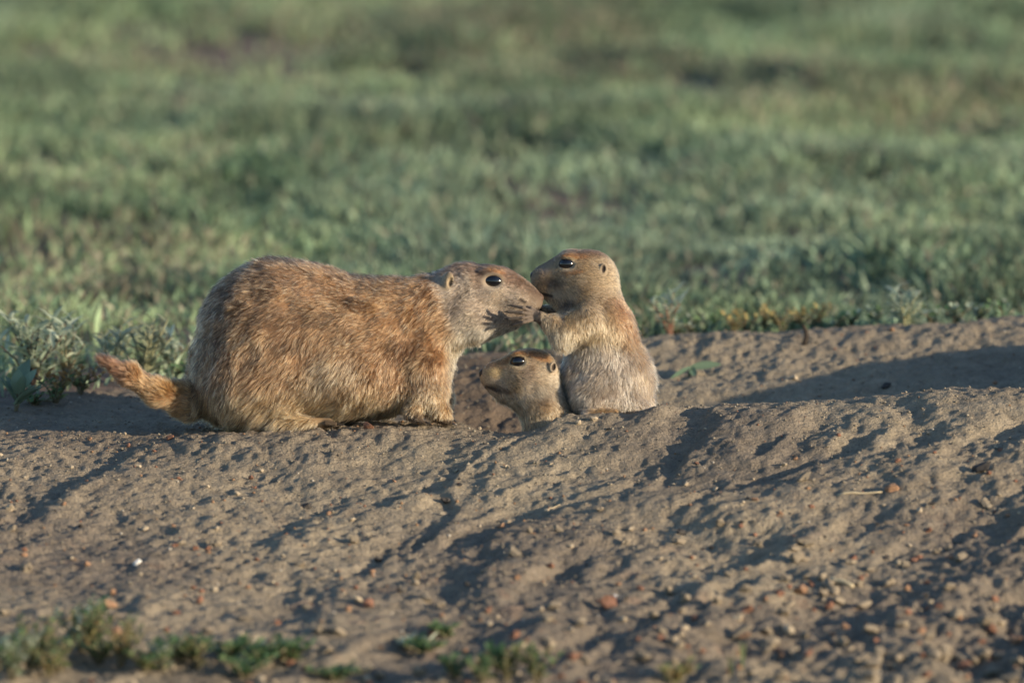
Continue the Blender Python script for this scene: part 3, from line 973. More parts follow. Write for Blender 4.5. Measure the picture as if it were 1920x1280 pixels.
pup = finish('prairie_dog', 'small pup sitting upright beside the burrow with its paw on the adult\'s cheek', GROUP,
    B, (1142, 790, 0), dict(length=b_len, flow=b_flow, color=b_color, lift=lambda p, n: 0.45 + 0.1 * noise(p[:, 0] / 14, p[:, 1] / 14, p[:, 2] / 14, seed=3) - 0.15 * sstep(590, 560, p[:, 1]), dens=b_dens, radius=0.24, clump=0.6, clump_div=8),
    lambda p, n: b_base(p) * np.where((p[:, 0] < 1010) & (p[:, 1] > 566), 1.0, 0.55)[:, None], 125000, 6)
eye(B, 1063, 495, (14.5, 12.2, 11), pup, rot=-3)
eye(B, 1063, 495, (14.5, 12.2, 11), pup, sg=1, wc=wh, rot=-3)
ball('nose', (1000.5, 518, wh), (6.5, 9, 10.5), M_nose_dark, pup, rot=-12)
for (tu, tv, tw) in tips:
    claw((tu + 1, tv, tw), (tu - 9, tv + 0.5, tw + 4), 1.7, pup)
for i in range(4):
    claw((1161, 777, -76 + i * 6), (1170, 781, -77 + i * 6.5), 1.6, pup)
whiskers(None, [((1014, 530, wh - 17), (0.4, 0.2, -0.9)), ((1014, 530, wh + 17), (0.4, 0.2, 0.9))], 26, pup)

# ---------------------------------------------------------------- pup in the burrow
C = Sdf((888, 640, -80), (1150, 912, 75), 1.6)
wc = -6
C.ell((996, 699, wc), (51, 45, 43), rot=4, k=12)
C.ell((986, 722, wc), (44, 36, 42), k=14)
C.cone((968, 697, wc), (930, 702, wc), 37, 25, k=12)
C.cone((930, 704, wc), (916, 706, wc), 23, 16.5, k=8)
C.cone((984, 724, wc), (930, 720, wc), 37, 19, k=12)
C.cone((984, 735, wc), (948, 734, wc), 34, 20, k=12)
C.cone((1004, 722, wc), (1026, 790, wc), 42, 45, k=18)
C.ell((1040, 850, wc), (62, 62, 52), k=20)
for sg in (-1, 1):
    C.ell((974, 663, wc + sg * 31), (15, 6, 7), rot=-8, k=6)
    C.ell((972, 678, wc + sg * 42), (15, 10, 9), rot=-6, k=3, cut=True)
    C.ell((1036, 688, wc + sg * 36), (7, 11, 5), rot=10, k=3)
    C.ell((1038, 687, wc + sg * 41), (4.5, 8, 6), rot=10, k=2, cut=True)
C.cone((912, 724, wc - 16), (934, 731, wc - 26), 1.3, 1.2, k=2.5, cut=True)

def c_base(p):
    n1 = fbm(p[:, 0] / 30, p[:, 1] / 26, p[:, 2] / 26, seed=101, oct=3)
    ch = mix((0.57, 0.48, 0.375), (0.48, 0.39, 0.30), sstep(-0.2, 0.5, n1))
    ch = mix(ch, (0.50, 0.31, 0.18), sstep(676, 662, p[:, 1] - 0.25 * np.clip(985 - p[:, 0], -60, 90)) * 0.75)
    ch = mix(ch, (0.54, 0.30, 0.14), sstep(1.1, 0.5, inell(p, (1012, 668), (26, 10), 20)) * 0.6)
    ch = mix(ch, (0.64, 0.53, 0.37), sstep(1.2, 0.95, inell(p, (972, 678), (18, 13.5), -6)) * 0.6)
    ch = mix(ch, (0.62, 0.50, 0.30), sstep(1.1, 0.3, inell(p, (928, 698), (22, 12), 0)) * 0.6)
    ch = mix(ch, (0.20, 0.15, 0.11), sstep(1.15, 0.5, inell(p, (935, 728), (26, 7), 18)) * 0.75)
    ch = mix(ch, (0.05, 0.04, 0.04), sstep(4, 1.5, segdist(p, (910, 724), (936, 732))) * 0.8)
    ch = mix(ch, (0.07, 0.05, 0.04), sstep(1.1, 0.6, inell(p, (1038, 688), (5, 8), 10)) * 0.9)
    ch = mix(ch, (0.46, 0.34, 0.20), sstep(745, 775, p[:, 1]) * 0.5)
    return ch

def c_color(p, n, s, rng, near):
    c = c_base(p)
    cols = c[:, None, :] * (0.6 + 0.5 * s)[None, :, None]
    dk = rng.random(len(p)) < 0.12
    cols[dk] *= 0.4
    return cols

def c_len(p, n):
    L = np.interp(p[:, 1], [690, 730, 770], [6.5, 9, 13])
    L = L + (3.4 - L) * sstep(955, 920, p[:, 0]) * sstep(740, 725, p[:, 1])
    e = inell(p, (972, 678), (16, 12), 0)
    L = np.where(e < 1.35, np.minimum(L, 2.6 + 6 * np.clip(e - 1, 0, 1)), L)
    L = np.where(inell(p, (1037, 688), (9, 13), 10) < 1, 1.5, L)
    return L

def c_flow(p, n):
    t = sstep(710, 770, p[:, 1])[:, None]
    return np.array((0.95, 0.32, 0)) * (1 - t) + np.array((0.25, 0.95, 0)) * t

def c_dens(p, n):
    d = 1.0 + 2.2 * sstep(760, 730, p[:, 1]) - 0.8 * sstep(810, 830, p[:, 1])
    e = np.sqrt(((p[:, 0] - 972) / 14) ** 2 + ((p[:, 1] - 678) / 9.5) ** 2)
    d = np.where(e < 1, 0, d)
    return np.where(n[:, 2] > 0.5, d * 0.5, d)

pup2 = finish('prairie_dog', 'pup with only its head and neck showing out of the burrow hole', GROUP,
    C, (1050, 905, wc), dict(length=c_len, flow=c_flow, color=c_color, lift=lambda p, n: 0.38 + 0 * p[:, 0], dens=c_dens, radius=0.24, clump=0.55, clump_div=8),
    lambda p, n: c_base(p) ** 1.2 * 0.7, 75000, 8)
eye(C, 972, 678, (14.5, 12.2, 11), pup2, rot=-8)
eye(C, 972, 678, (14.5, 12.2, 11), pup2, sg=1, wc=wc, rot=-8)
ball('nose', (905, 701, wc), (7, 9.5, 11), M_nose_dark, pup2, rot=-6)
whiskers(None, [((918, 712, wc - 14), (0.4, 0.2, -0.9)), ((918, 712, wc + 14), (0.4, 0.2, 0.9))], 22, pup2)

# ---------------------------------------------------------------- grass
def blades(n, xy, h, wdt, lean, cols, rng, curl=0.35):
    """n tapered blades, 5 vertices each"""
    z = height(xy[:, 0], xy[:, 1]) - 0.001
    a = rng.uniform(0, 2 * math.pi, n)
    face = np.stack([np.cos(a), np.sin(a), 0 * a], 1)
    la = lean[:, 0:2]
    base = np.stack([xy[:, 0], xy[:, 1], z], 1)
    mid = base + np.stack([la[:, 0] * h * 0.4, la[:, 1] * h * 0.4, h * 0.6], 1)
    tip = base + np.stack([la[:, 0] * h, la[:, 1] * h, h * (1 - curl * np.linalg.norm(la, axis=1) * 0.6)], 1)
    w = (wdt / 2)[:, None] * face
    Vv = np.stack([base - w * 0.6, base + w * 0.6, mid - w, mid + w, tip], 1).reshape(-1, 3)
    i0 = np.arange(n) * 5
    T = np.concatenate([np.stack([i0, i0 + 1, i0 + 3], 1), np.stack([i0, i0 + 3, i0 + 2], 1), np.stack([i0 + 2, i0 + 3, i0 + 4], 1)])
    C5 = np.repeat(cols, 5, axis=0)
    return Vv, T, C5

rng = np.random.default_rng(21)
NT = 34000
ty = 0.25 + (rng.random(NT * 2) ** 0.85) * 4.6
tx = (rng.random(NT * 2) - 0.5) * 2 * (0.62 + 0.05 * ty + 0.25)
gg = grassiness(tx, ty)
keep = rng.random(NT * 2) < (gg * 0.95 + 0.04 * (ty > grass_edge(tx)))
tx, ty = tx[keep][:NT], ty[keep][:NT]
# the meadow also goes on to both sides and farther back, thinner
NW = 60000
wx_ = (rng.random(NW) - 0.5) * 8.0; wy_ = 0.25 + rng.random(NW) * 8.5
outside = (np.abs(wx_) > 0.87 + 0.05 * wy_) | (wy_ > 4.85)
kw = outside & (rng.random(NW) < grassiness(wx_, wy_))
n_in = len(tx)
tx = np.concatenate([tx, wx_[kw]]); ty = np.concatenate([ty, wy_[kw]])
nt_ = len(tx)
wide = np.repeat(np.arange(nt_) >= n_in, 6)
per = 6
n = nt_ * per
cx = np.repeat(tx, per); cy = np.repeat(ty, per)
ang = rng.uniform(0, 2 * math.pi, n); rr = np.abs(rng.normal(0, 0.010, n))
X = cx + rr * np.cos(ang); Y = cy + rr * np.sin(ang)
tall = np.repeat(0.40 + 0.85 * sstep(-0.5, 0.6, fbm(tx * 4, ty * 2.5, seed=33, oct=2)) + 0.25 * rng.random(nt_), per)
edge = sstep(0.0, 0.25, Y - grass_edge(X))
h = rng.uniform(0.013, 0.036, n) * tall * (0.55 + 0.45 * edge)
wd = rng.uniform(0.0018, 0.0058, n) * np.where(wide, 2.2, 1.0)
ln = np.stack([np.cos(ang), np.sin(ang)], 1) * rng.uniform(0.15, 0.9, n)[:, None]
pn = np.repeat(fbm(tx * 5, ty * 2.6, seed=35, oct=3), per)
pm = np.repeat(fbm(tx * 2.2, ty * 1.3, seed=36, oct=3), per)
rn = rng.random(n)
gc = mix((0.20, 0.29, 0.17), (0.29, 0.375, 0.21), sstep(-0.4, 0.4, pn))
gc = mix(gc, (0.27, 0.35, 0.25), sstep(-0.1, 0.5, pm) * 0.8)
gc = mix(gc, (0.33, 0.27, 0.20), (rn < 0.10 + 0.4 * sstep(0.1, 0.5, -pm)) * 0.8)
gc = gc * np.repeat(0.80 + 0.38 * sstep(-0.35, 0.35, fbm(tx * 7, ty * 3.5, seed=39, oct=2)), per)[:, None]
gc = gc * rng.uniform(0.7, 1.3, n)[:, None] * np.repeat(np.clip(rng.normal(1, 0.3, nt_), 0.4, 1.8), per)[:, None]
v1, t1, c1 = blades(n, np.stack([X, Y], 1), h, wd, ln, gc, rng)
grass = mesh_obj('grass', v1, t1, M_leaf, smooth=False)
point_colors(grass.data, c1)
tag(grass, 'short grey green grass covering the meadow behind the mound', 'grass', kind='stuff')

# ---------------------------------------------------------------- leafy plants
def leaf(vs, fs, cs, base, direction, L, w, droop, col, rng, twist=0.0, K=5):
    d = unit(np.array(direction, float)); side = unit(np.cross(d, [0, 0, 1]) + 1e-6)
    side = unit(side * math.cos(twist) + np.cross(d, side) * math.sin(twist))
    nrm = np.cross(side, d)
    i0 = len(vs)
    for i in range(K + 1):
        t = i / K
        c = base + d * L * t + np.array((0, 0, -1)) * droop * L * t * t
        ww = w * math.sin(math.pi * min(1, 0.12 + t * 0.88)) ** 0.8 * 0.5
        cup = nrm * ww * 0.35
        vs += [c - side * ww + cup, c, c + side * ww + cup]
        cs += [col, col * 1.15, col]
    for i in range(K):
        a = i0 + i * 3
        fs += [(a, a + 1, a + 4, a + 3), (a + 1, a + 2, a + 5, a + 4)]

def tube(vs, fs, cs, pts, r0, r1, col, M=6):
    i0 = len(vs); K = len(pts)
    for i, p in enumerate(pts):
        d = unit(np.array(pts[min(i + 1, K - 1)]) - np.array(pts[max(i - 1, 0)]))
        s1 = unit(np.cross(d, [0.3, 0.8, 0.2])); s2 = np.cross(d, s1)
        r = r0 + (r1 - r0) * i / (K - 1)
        for j in range(M):
            a = 2 * math.pi * j / M
            vs.append(np.array(p) + r * (math.cos(a) * s1 + math.sin(a) * s2)); cs.append(col)
    for i in range(K - 1):
        for j in range(M):
            q = i0 + i * M + j; w = i0 + i * M + (j + 1) % M
            fs.append((q, w, w + M, q + M))
    fs.append(tuple(i0 + j for j in range(M))[::-1]); fs.append(tuple(i0 + (K - 1) * M + j for j in range(M)))

M_stem = mat_attr('stem', 0.8)
def plant(name, loc, height_, spread, nstem, leaves, Ll, wl, cols, label, cat, group=None, droop=0.3, up=0.5, seed=0, stemcol=(0.16, 0.14, 0.09), tipcol=None):
    rng = np.random.default_rng(seed)
    root = empty(name, loc); tag(root, label, cat, group)
    loc = np.array(loc, float)
    sv, sf, sc, lv, lf, lc = [], [], [], [], [], []
    for k in range(nstem):
        a = rng.uniform(0, 2 * math.pi); sp = spread * rng.uniform(0.2, 1)
        hh = height_ * rng.uniform(0.65, 1.05)
        top = loc + np.array((math.cos(a) * sp, math.sin(a) * sp, hh))
        midp = loc + np.array((math.cos(a) * sp * 0.35, math.sin(a) * sp * 0.35, hh * 0.5))
        pts = [loc - np.array((0, 0, 0.004)), loc + (midp - loc) * 0.5 + rng.normal(0, 0.001, 3), midp, (midp + top) / 2 + rng.normal(0, 0.0015, 3), top]
        tube(sv, sf, sc, pts, 0.0013, 0.0006, np.array(stemcol))
        for j in range(leaves):
            t = (j + 0.5) / leaves * 0.85 + 0.15
            q = t * 4; i = min(3, int(q)); b = pts[i] + (pts[i + 1] - pts[i]) * (q - i)
            aa = j * 2.4 + rng.uniform(-0.5, 0.5)
            u = up + 0.6 * t + rng.uniform(-0.2, 0.2)
            col = np.array(cols[rng.integers(len(cols))]) * rng.uniform(0.75, 1.25)
            if tipcol is not None and t > 0.75: col = np.array(tipcol) * rng.uniform(0.8, 1.2)
            leaf(lv, lf, lc, b, (math.cos(aa), math.sin(aa), u), Ll * rng.uniform(0.6, 1.15), wl * rng.uniform(0.7, 1.2), droop * rng.uniform(0.3, 1.5), col, rng, twist=rng.uniform(-0.5, 0.5))
    bpy.context.view_layer.update()
    o = mesh_obj('stem', np.array(sv), sf, M_stem, root); point_colors(o.data, np.array(sc))
    o = mesh_obj('leaves', np.array(lv), lf, M_leaf, root); point_colors(o.data, np.array(lc))
    return root

ORD = ['first', 'second', 'third', 'fourth', 'fifth', 'sixth', 'seventh', 'eighth', 'ninth', 'tenth', 'eleventh', 'twelfth', 'thirteenth', 'fourteenth', 'fifteenth', 'sixteenth', 'seventeenth', 'eighteenth', 'nineteenth', 'twentieth', 'twenty-first', 'twenty-second']
ordn = {}
def nth(key):
    ordn[key] = ordn.get(key, 0) + 1
    return ORD[ordn[key] - 1]

def gz(x, y): return (x, y, float(height(np.array([x]), np.array([y]))[0]))
def gloc(u, v):
    q = ground_at(u, v); return tuple(q)

SAGE = [(0.44, 0.50, 0.38), (0.55, 0.60, 0.46), (0.32, 0.40, 0.30)]
GRN = [(0.15, 0.25, 0.11), (0.20, 0.29, 0.13), (0.12, 0.20, 0.09)]
YEL = [(0.36, 0.34, 0.16), (0.28, 0.33, 0.15), (0.40, 0.30, 0.15)]
plant('sagebrush', gloc(60, 728), 0.078, 0.046, 11, 11, 0.032, 0.0055, SAGE, 'dark stemmed grey green leafy plant at the left edge, tallest beside the mound', 'plant', seed=1, stemcol=(0.08, 0.06, 0.05))
plant('sagebrush', gloc(125, 722), 0.062, 0.040, 10, 10, 0.028, 0.0048, SAGE, 'grey green plant with arching narrow leaves right of the left edge plant', 'plant', seed=2)
plant('broadleaf_weed', gloc(28, 772), 0.026, 0.018, 5, 4, 0.042, 0.0115, [(0.22, 0.29, 0.20), (0.26, 0.33, 0.22)], 'plant with broad pale green blades low at the left edge', 'plant', seed=3, up=0.9, droop=0.15)
plant('sagebrush', gloc(272, 720), 0.062, 0.040, 10, 10, 0.028, 0.0046, [(0.28, 0.30, 0.21), (0.24, 0.27, 0.18)], 'pale silvery plant with bent stem just above the tail', 'plant', seed=4, stemcol=(0.3, 0.3, 0.18))
plant('sagebrush', gloc(210, 714), 0.058, 0.036, 9, 9, 0.026, 0.0044, SAGE, 'silvery plant with upright stems left of the bent one above the tail', 'plant', seed=5, stemcol=(0.26, 0.26, 0.16))
plant('sagebrush', gloc(325, 700), 0.040, 0.034, 8, 8, 0.024, 0.0044, SAGE, 'low grey green plant close behind the rump of the adult', 'plant', seed=6)
plant('low_weed', gloc(105, 755), 0.032, 0.034, 11, 9, 0.011, 0.005, YEL + GRN, 'low weed with orange and yellow tips left of the tail tip', 'plant', seed=7, tipcol=(0.36, 0.20, 0.07))
plant('low_weed', gloc(150, 738), 0.028, 0.028, 9, 9, 0.011, 0.005, YEL + GRN, 'small orange tipped weed directly at the tail tip', 'plant', seed=8, tipcol=(0.36, 0.22, 0.08))
plant('low_weed', gloc(60, 760), 0.012, 0.03, 9, 6, 0.009, 0.004, GRN, 'flat dark green weed at the lower left border of the dirt', 'plant', seed=9)
plant('low_weed', gloc(345, 712), 0.014, 0.03, 9, 7, 0.010, 0.0045, GRN, 'flat dark green weed hugging the ground by the rump', 'plant', seed=10)
# along the right rim
rimY = 0.60
for i, u in enumerate([1262, 1300, 1345, 1375, 1400, 1430, 1465, 1500, 1530, 1565, 1600, 1640, 1700, 1750, 1790, 1835, 1880]):
    y = rimY + 0.02 * (i % 3)
    x = (u - 960) * S * (1 + y / D)
    yel = i in (3, 4, 5, 6, 7, 8)
    plant('low_weed', gz(x, y), 0.016 + 0.006 * ((i * 7) % 3) / 2 + (0.006 if yel else 0), 0.018, 6, 7, 0.011, 0.0042, YEL if yel else GRN + SAGE,
          (nth('y') + ' from the left of the yellowish small weeds on the far rim of the bank') if yel else (nth('g') + ' from the left of the small green weeds along the far rim of the bank'), 'plant',
          'yellowish weeds on the far rim' if yel else 'green weeds on the far rim', seed=20 + i, tipcol=(0.42, 0.33, 0.13) if yel else None)
x = (1697 - 960) * S * 1.057
plant('sagebrush', gz(x, 0.57), 0.036, 0.032, 10, 9, 0.026, 0.0044, SAGE, 'silvery upright plant on the far rim near the right edge', 'plant', seed=50, stemcol=(0.3, 0.3, 0.18))
x = (1252 - 960) * S * 1.07
plant('sagebrush', gz(x, 0.58), 0.044, 0.024, 7, 9, 0.022, 0.0040, SAGE, 'silvery plant with reddish stem right behind the upright pup', 'plant', seed=51, stemcol=(0.25, 0.13, 0.09))
# foreground weeds
rfg = random.Random(12)
FG = []
for (ua, ub, va, vb, cnt, hs, pal_) in ((-10, 230, 1222, 1275, 10, 0.040, [YEL, YEL + GRN, GRN + SAGE]), (250, 390, 1240, 1278, 4, 0.028, [SAGE + GRN, YEL + GRN]), (420, 575, 1225, 1280, 5, 0.024, [GRN, SAGE + GRN]), (590, 655, 1275, 1290, 1, 0.014, [GRN])):
    for k in range(cnt):
        FG.append((ua + (ub - ua) * (k + rfg.uniform(0.1, 0.9)) / cnt, rfg.uniform(va, vb), hs * rfg.uniform(0.5, 1.15), rfg.choice(pal_)))
FG.sort(key=lambda t: t[0])
FG += [(835, 1195, 0.012, GRN), (790, 1225, 0.010, GRN), (770, 1218, 0.007, SAGE), (850, 1275, 0.020, GRN), (905, 1280, 0.022, GRN), (950, 1278, 0.030, GRN + YEL), (1005, 1280, 0.034, YEL + GRN), (1262, 1285, 0.020, YEL)]
for i, (u, v, hh, cc) in enumerate(FG):
    plant('low_weed', gloc(u, v), hh, 0.032 if u < 660 else 0.022, 11 if u < 660 else 8, 9, 0.012, 0.0048, cc,
          (nth('a') + ' from the left of the leafy weeds in the bottom left foreground') if u < 660 else ((nth('b') + ' of the tiny green weeds on the bare dirt at the bottom') if v < 1240 else (nth('c') + ' from the left of the green weeds at the bottom middle edge')), 'plant',
          'foreground weeds bottom left' if u < 660 else ('tiny weeds on the foreground dirt' if v < 1240 else 'foreground weeds bottom middle'), seed=70 + i)
plant('broadleaf_weed', gloc(930, 1272), 0.022, 0.008, 2, 3, 0.024, 0.008, GRN, 'weed with one upright broad green leaf at the bottom middle edge', 'plant', seed=99, up=1.2, droop=0.05)
for k, (u, v) in enumerate([(1370, 1270), (1392, 1262)]):
    rng2 = np.random.default_rng(k + 5)
    q = np.array(gloc(u, v)); root = empty('grass_sprig', q)
    tag(root, 'thin upright green grass sprig on the foreground dirt, ' + ('left one of the pair' if k == 0 else 'right one of the pair'), 'grass sprig')
    bpy.context.view_layer.update()
    vs, fs, cs = [], [], []
    for j in range(3):
        leaf(vs, fs, cs, q, (rng2.uniform(-.3, .3), rng2.uniform(-.3, .3), 1), 0.03 * rng2.uniform(0.7, 1.1), 0.0022, 0.1, np.array((0.16, 0.2, 0.09)), rng2)
    o = mesh_obj('blades', np.array(vs), fs, M_leaf, root); point_colors(o.data, np.array(cs))

# ---------------------------------------------------------------- loose things
def rock_mesh(name, mat, seed, rough=0.28, squash=(1, 0.85, 0.7)):
    import bmesh
    bm = bmesh.new(); bmesh.ops.create_icosphere(bm, subdivisions=3, radius=1)
    v = np.array([tuple(x.co) for x in bm.verts])
    nn = fbm(v[:, 0] * 1.3 + seed * 3, v[:, 1] * 1.3, v[:, 2] * 1.3, seed=seed, oct=3)
    q = v * (1 + rough * nn[:, None] * 1.6)
    # chipped flat faces
    rg = np.random.default_rng(seed)
    for k in range(6):
        d = unit(rg.normal(0, 1, 3)); lim = rg.uniform(0.62, 0.85); pr = q @ d
        q = q - np.where(pr > lim, pr - lim, 0)[:, None] * d
    q = q * np.array(squash)
    for x, c in zip(bm.verts, q): x.co = c
    me = bpy.data.meshes.new(name); bm.to_mesh(me); bm.free()
    me.materials.append(mat)
    return me

M_red = mat_plain('red_clod', (0.22, 0.115, 0.078), 0.9, 0.2, noise_scale=2.2, amt=0.45)
M_org = mat_plain('orange_clod', (0.29, 0.175, 0.11), 0.9, 0.2, noise_scale=2.5, amt=0.35)
M_tan = mat_plain('tan_pebble', (0.40, 0.33, 0.24), 0.9, 0.2, noise_scale=2.2, amt=0.3)
M_grey = mat_plain('dirt_clod', (0.24, 0.20, 0.15), 0.95, 0.1, noise_scale=3, amt=0.3)
M_dark = mat_plain('dark_pebble', (0.05, 0.045, 0.042), 0.8, 0.3, noise_scale=2.5, amt=0.4)
M_white = mat_plain('white_pebble', (0.80, 0.78, 0.74), 0.6, 0.4, noise_scale=3, amt=0.15)
rocks = {}
for nm, mt in (('red', M_red), ('orange', M_org), ('tan', M_tan), ('grey', M_grey), ('dark', M_dark), ('white', M_white)):
    rocks[nm] = [rock_mesh(nm + '_pebble', mt, 200 + i * 7 + len(nm), 0.42 if nm != 'tan' else 0.3) for i in range(4)]

def put_rock(name, kind, u, v, size, label, group=None, sink=0.35, k=None):
    q = ground_at(u, v)
    o = bpy.data.objects.new(name, rocks[kind][random.randrange(4) if k is None else k])
    COL.objects.link(o)
    r = size * S / 2
    o.scale = (r, r * random.uniform(0.8, 1.1), r * random.uniform(0.8, 1.0))
    o.rotation_euler = (random.uniform(-0.5, 0.5), random.uniform(-0.5, 0.5), random.uniform(0, 6.3))
    o.location = (q[0], q[1], q[2] + r * 0.7 * (1 - sink * 1.4))
    tag(o, label, 'pebble' if 'pebble' in name else ('clod' if 'clod' in name else 'stone'), group)
    return o

SPECIAL = [
 ('clod', 'red', 690, 803, 22, 'red brown clod just below the front paw of the adult'),
 ('clod', 'red', 318, 824, 18, 'reddish clod in the shade below the tail of the adult'),
 ('clod', 'orange', 1672, 922, 30, 'orange brown clod high on the right slope beside a pale straw'),
 ('clod', 'dark', 1840, 884, 36, 'large dark lump casting a long shadow near the right edge'),
 ('pebble', 'dark', 574, 954, 24, 'black pebble on the sunlit slope under the belly of the adult'),
 ('pebble', 'dark', 838, 943, 22, 'dark clod at the head of a sandy ridge below the burrow pup'),
 ('pebble', 'white', 257, 1057, 17, 'bright white pebble on the left part of the slope'),
 ('pebble', 'dark', 708, 1055, 18, 'dark pebble on the smooth dirt in the middle of the slope'),
 ('clod', 'red', 1140, 1137, 34, 'dark red clod with a tiny white chip at its corner'),
 ('pebble', 'tan', 1384, 1165, 24, 'pale cream pebble beside a red clod at the lower right'),
 ('clod', 'red', 1403, 1149, 24, 'red clod touching the pale cream pebble at the lower right'),
 ('clod', 'orange', 1499, 1112, 32, 'orange red clod largest of the cluster at the lower right'),
 ('clod', 'red', 1462, 1116, 20, 'small red clod left of the largest orange one'),
 ('clod', 'red', 1555, 1140, 20, 'upright dark red clod right of the largest orange one'),
 ('clod', 'orange', 1394, 1198, 22, 'orange clod below the cream pebble at the lower right'),
 ('pebble', 'tan', 1480, 1190, 26, 'grey tan pebble below the cluster of red clods'),
 ('pebble', 'dark', 1278, 1001, 20, 'black pebble in the long shadow band on the right slope'),
 ('pebble', 'dark', 1661, 728, 22, 'black pebble in the shaded trench behind the crest'),
 ('pebble', 'orange', 1866, 722, 14, 'orange chip on top of the hump near the right edge'),
 ('clod', 'orange', 207, 1138, 26, 'orange clod on the lower left slope above the weeds'),
 ('clod', 'red', 690, 1137, 30, 'broad red brown clod in the bottom middle of the slope'),
 ('pebble', 'tan', 672, 1127, 18, 'cream pebble touching the broad red brown clod'),
 ('clod', 'orange', 213, 1190, 26, 'rust clod half hidden by the bottom left weeds'),
 ('pebble', 'tan', 402, 1108, 15, 'pale round pebble right of the lower left orange clod'),
 ('pebble', 'white', 1154, 1119, 9, 'tiny white chip on the dark red clod'),
 ('clod', 'red', 965, 1198, 22, 'dark red clod at the bottom middle above the weeds'),
 ('pebble', 'orange', 1672, 620, 12, 'small orange chip on the top of the far bank'),
 ('clod', 'orange', 1905, 1205, 30, 'orange clod at the right edge near the bottom'),
 ('clod', 'red', 1860, 1185, 26, 'rust red clod left of the orange one at the right edge'),
 ('clod', 'red', 1808, 1252, 28, 'dark rust clod in the bottom right corner'),
 ('pebble', 'tan', 1490, 712, 16, 'pinkish tan pebble on the shaded far bank'),
 ('pebble', 'tan', 1084, 797, 14, 'pale pebble on the crest under the upright pup'),
 ('pebble', 'tan', 1112, 790, 16, 'flat cream pebble on the crest by the foot of the upright pup'),
 ('pebble', 'tan', 20, 957, 20, 'pale tan pebble at the left edge of the slope'),
 ('clod', 'red', 1855, 893, 12, 'small crimson chip right of the large dark lump'),
]
for (nm, kd_, u, v, sz, lab) in SPECIAL:
    put_rock(nm, kd_, u, v, sz, lab)

r3 = random.Random(4)
def scatter(nm, kind, count, size, label, group, region):
    c = 0
    while c < count:
        u = r3.uniform(-20, 1940); v = r3.uniform(800, 1290)
        if not region(u, v): continue
        put_rock(nm, kind, u, v, size * r3.uniform(0.6, 1.3) * (0.75 + 0.5 * (v - 800) / 480), label, group)
        c += 1
dens_r = lambda u, v: r3.random() < 0.12 + 0.7 * ((v - 800) / 480) * (0.4 + 0.8 * u / 1920)
scatter('clod', 'red', 90, 13, 'tiny rust red clod scattered on the dirt slope', 'small red clods on the slope', dens_r)
scatter('clod', 'orange', 55, 12, 'tiny orange brown clod scattered on the dirt slope', 'small orange clods on the slope', dens_r)
scatter('pebble', 'tan', 90, 12, 'tiny pale tan pebble scattered on the dirt slope', 'small tan pebbles on the slope', lambda u, v: r3.random() < 0.5)
scatter('clod', 'grey', 130, 24, 'crumbly grey brown dirt clod lying on the slope', 'dirt clods on the slope', lambda u, v: r3.random() < (max(0, v - 850) / 430) ** 1.5 * (0.15 + 0.9 * (u / 1920) ** 2))
scatter('pebble', 'dark', 28, 11, 'tiny dark pebble scattered on the dirt slope', 'small dark pebbles on the slope', lambda u, v: True)

# fine gravel: one object
rg = np.random.default_rng(8)
NG = 17000
gxv = rg.uniform(-0.58, 0.60, NG); gyv = rg.uniform(-1.1, 0.52, NG) 
ok = (gyv < grass_edge(gxv) - 0.02)
gxv, gyv = gxv[ok], gyv[ok]; NG = len(gxv)
gzv = height(gxv, gyv)
ico = np.array([(0, 0, 1), (1, 0, 0.1), (0.2, 0.95, -0.1), (-0.9, 0.3, 0.1), (-0.3, -0.9, 0), (0, 0, -1)])
icf = np.array([(0, 1, 2), (0, 2, 3), (0, 3, 4), (0, 4, 1), (5, 2, 1), (5, 3, 2), (5, 4, 3), (5, 1, 4)])
sz = 0.00045 + 0.0016 * rg.random(NG) ** 3
vv = ico[None] * (1 + rg.normal(0, 0.2, (NG, 6, 1))) * sz[:, None, None]
th = rg.uniform(0, 6.28, NG)
vx = vv[:, :, 0] * np.cos(th)[:, None] - vv[:, :, 1] * np.sin(th)[:, None]; vy = vv[:, :, 0] * np.sin(th)[:, None] + vv[:, :, 1] * np.cos(th)[:, None]
vv = np.stack([vx + gxv[:, None], vy + gyv[:, None], vv[:, :, 2] * 0.8 + (gzv + sz * 0.3)[:, None]], 2).reshape(-1, 3)
ff = (icf[None] + (np.arange(NG) * 6)[:, None, None]).reshape(-1, 3)
pal = np.array([(0.23, 0.20, 0.155), (0.30, 0.26, 0.20), (0.16, 0.14, 0.11), (0.22, 0.12, 0.08), (0.28, 0.17, 0.10), (0.45, 0.41, 0.35)])
ci = rg.choice(6, NG, p=[0.40, 0.22, 0.22, 0.07, 0.06, 0.03])
M_gravel = mat_attr('gravel', 0.9)
gv = mesh_obj('gravel', vv, ff, M_gravel, smooth=False)
point_colors(gv.data, np.repeat(pal[ci], 6, axis=0))
tag(gv, 'fine gravel grains strewn over the bare dirt mound', 'gravel', kind='stuff')

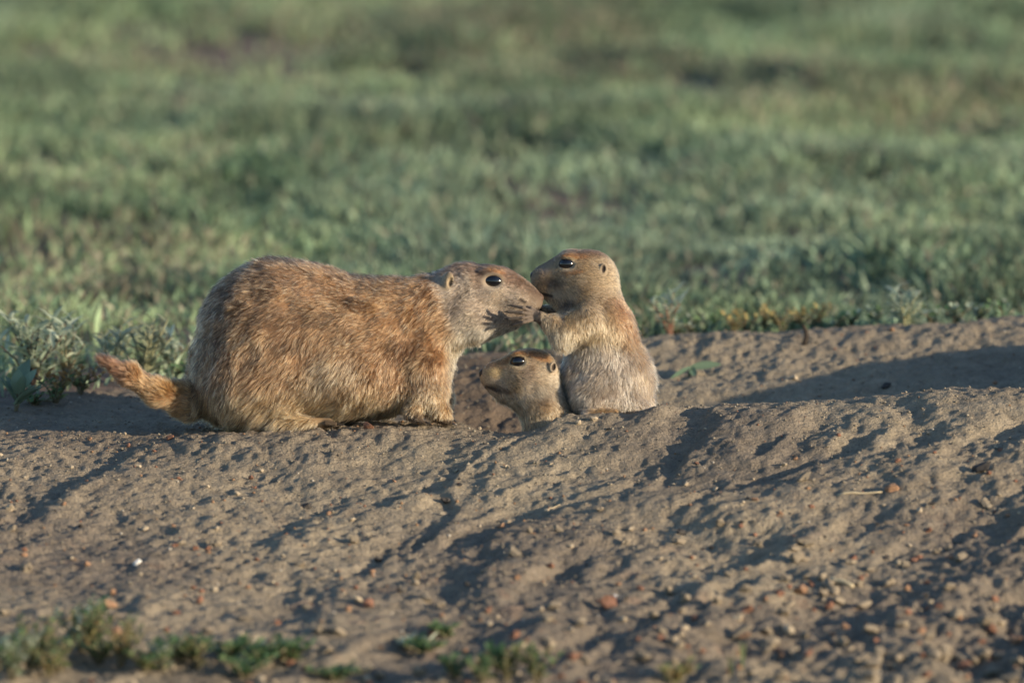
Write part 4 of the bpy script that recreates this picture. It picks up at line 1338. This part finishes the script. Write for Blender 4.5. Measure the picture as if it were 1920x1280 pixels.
# stick on the far bank
M_stick = mat_plain('dead_stick', (0.05, 0.04, 0.032), 0.85, 0.2, noise_scale=300, amt=0.4)
q = ground_at(1509, 648)
vs, fs, cs = [], [], []
tube(vs, fs, cs, [q + np.array(a) for a in ((-0.001, 0, -0.006), (0, 0, 0.002), (0.0018, 0, 0.008), (0.0012, 0, 0.014), (-0.0012, 0, 0.0185), (-0.002, 0, 0.020))], 0.0032, 0.0018, np.zeros(3))
tag(mesh_obj('stick', np.array(vs), fs, M_stick), 'short dark curved stick standing up on the far bank', 'stick')
# pale straw
M_straw = mat_plain('straw', (0.50, 0.42, 0.28), 0.7, 0.3, noise_scale=200, amt=0.2)
for (u0, v0, u1, v1, r, lab) in ((1570, 930, 1655, 928, 0.0011, 'pale dry straw lying left of the orange brown clod'), (1558, 1092, 1600, 1103, 0.0028, 'pinkish dry twig piece lying in the lower right dirt'), (1022, 960, 1050, 948, 0.0006, 'thin short straw on the middle slope')):
    a = ground_at(u0, v0); b = ground_at(u1, v1)
    vs, fs, cs = [], [], []
    pts = []
    for t in np.linspace(0, 1, 7):
        p = a + (b - a) * t; p[2] = max(p[2], float(height(p[0:1], p[1:2])[0])) + r * 0.5; pts.append(p)
    tube(vs, fs, cs, pts, r, r * 0.7, np.zeros(3))
    tag(mesh_obj('straw', np.array(vs), fs, M_straw), lab, 'straw')
# fallen leaf sprig on the bank
q = ground_at(1296, 702); rg4 = np.random.default_rng(9)
vs, fs, cs = [], [], []
q = q + np.array((0, -0.006, 0.007))
leaf(vs, fs, cs, q, (1, -0.15, 0.12), 0.030, 0.010, 0.0, np.array((0.26, 0.36, 0.22)), rg4, twist=0.8, K=8)
leaf(vs, fs, cs, q, (-0.75, -0.3, -0.38), 0.026, 0.008, 0.0, np.array((0.18, 0.27, 0.18)), rg4, twist=0.9, K=8)
leaf(vs, fs, cs, q, (0.25, -0.6, -0.5), 0.014, 0.007, 0.0, np.array((0.20, 0.30, 0.20)), rg4, twist=0.5, K=8)
leaf(vs, fs, cs, q, (-0.2, -0.5, -0.8), 0.014, 0.004, 0.0, np.array((0.07, 0.10, 0.07)), rg4, K=8)
o = mesh_obj('fallen_sprig', np.array(vs), fs, M_leaf); point_colors(o.data, np.array(cs))
tag(o, 'fallen green sprig with two leaves on the shaded bank behind the pup', 'leaf sprig')
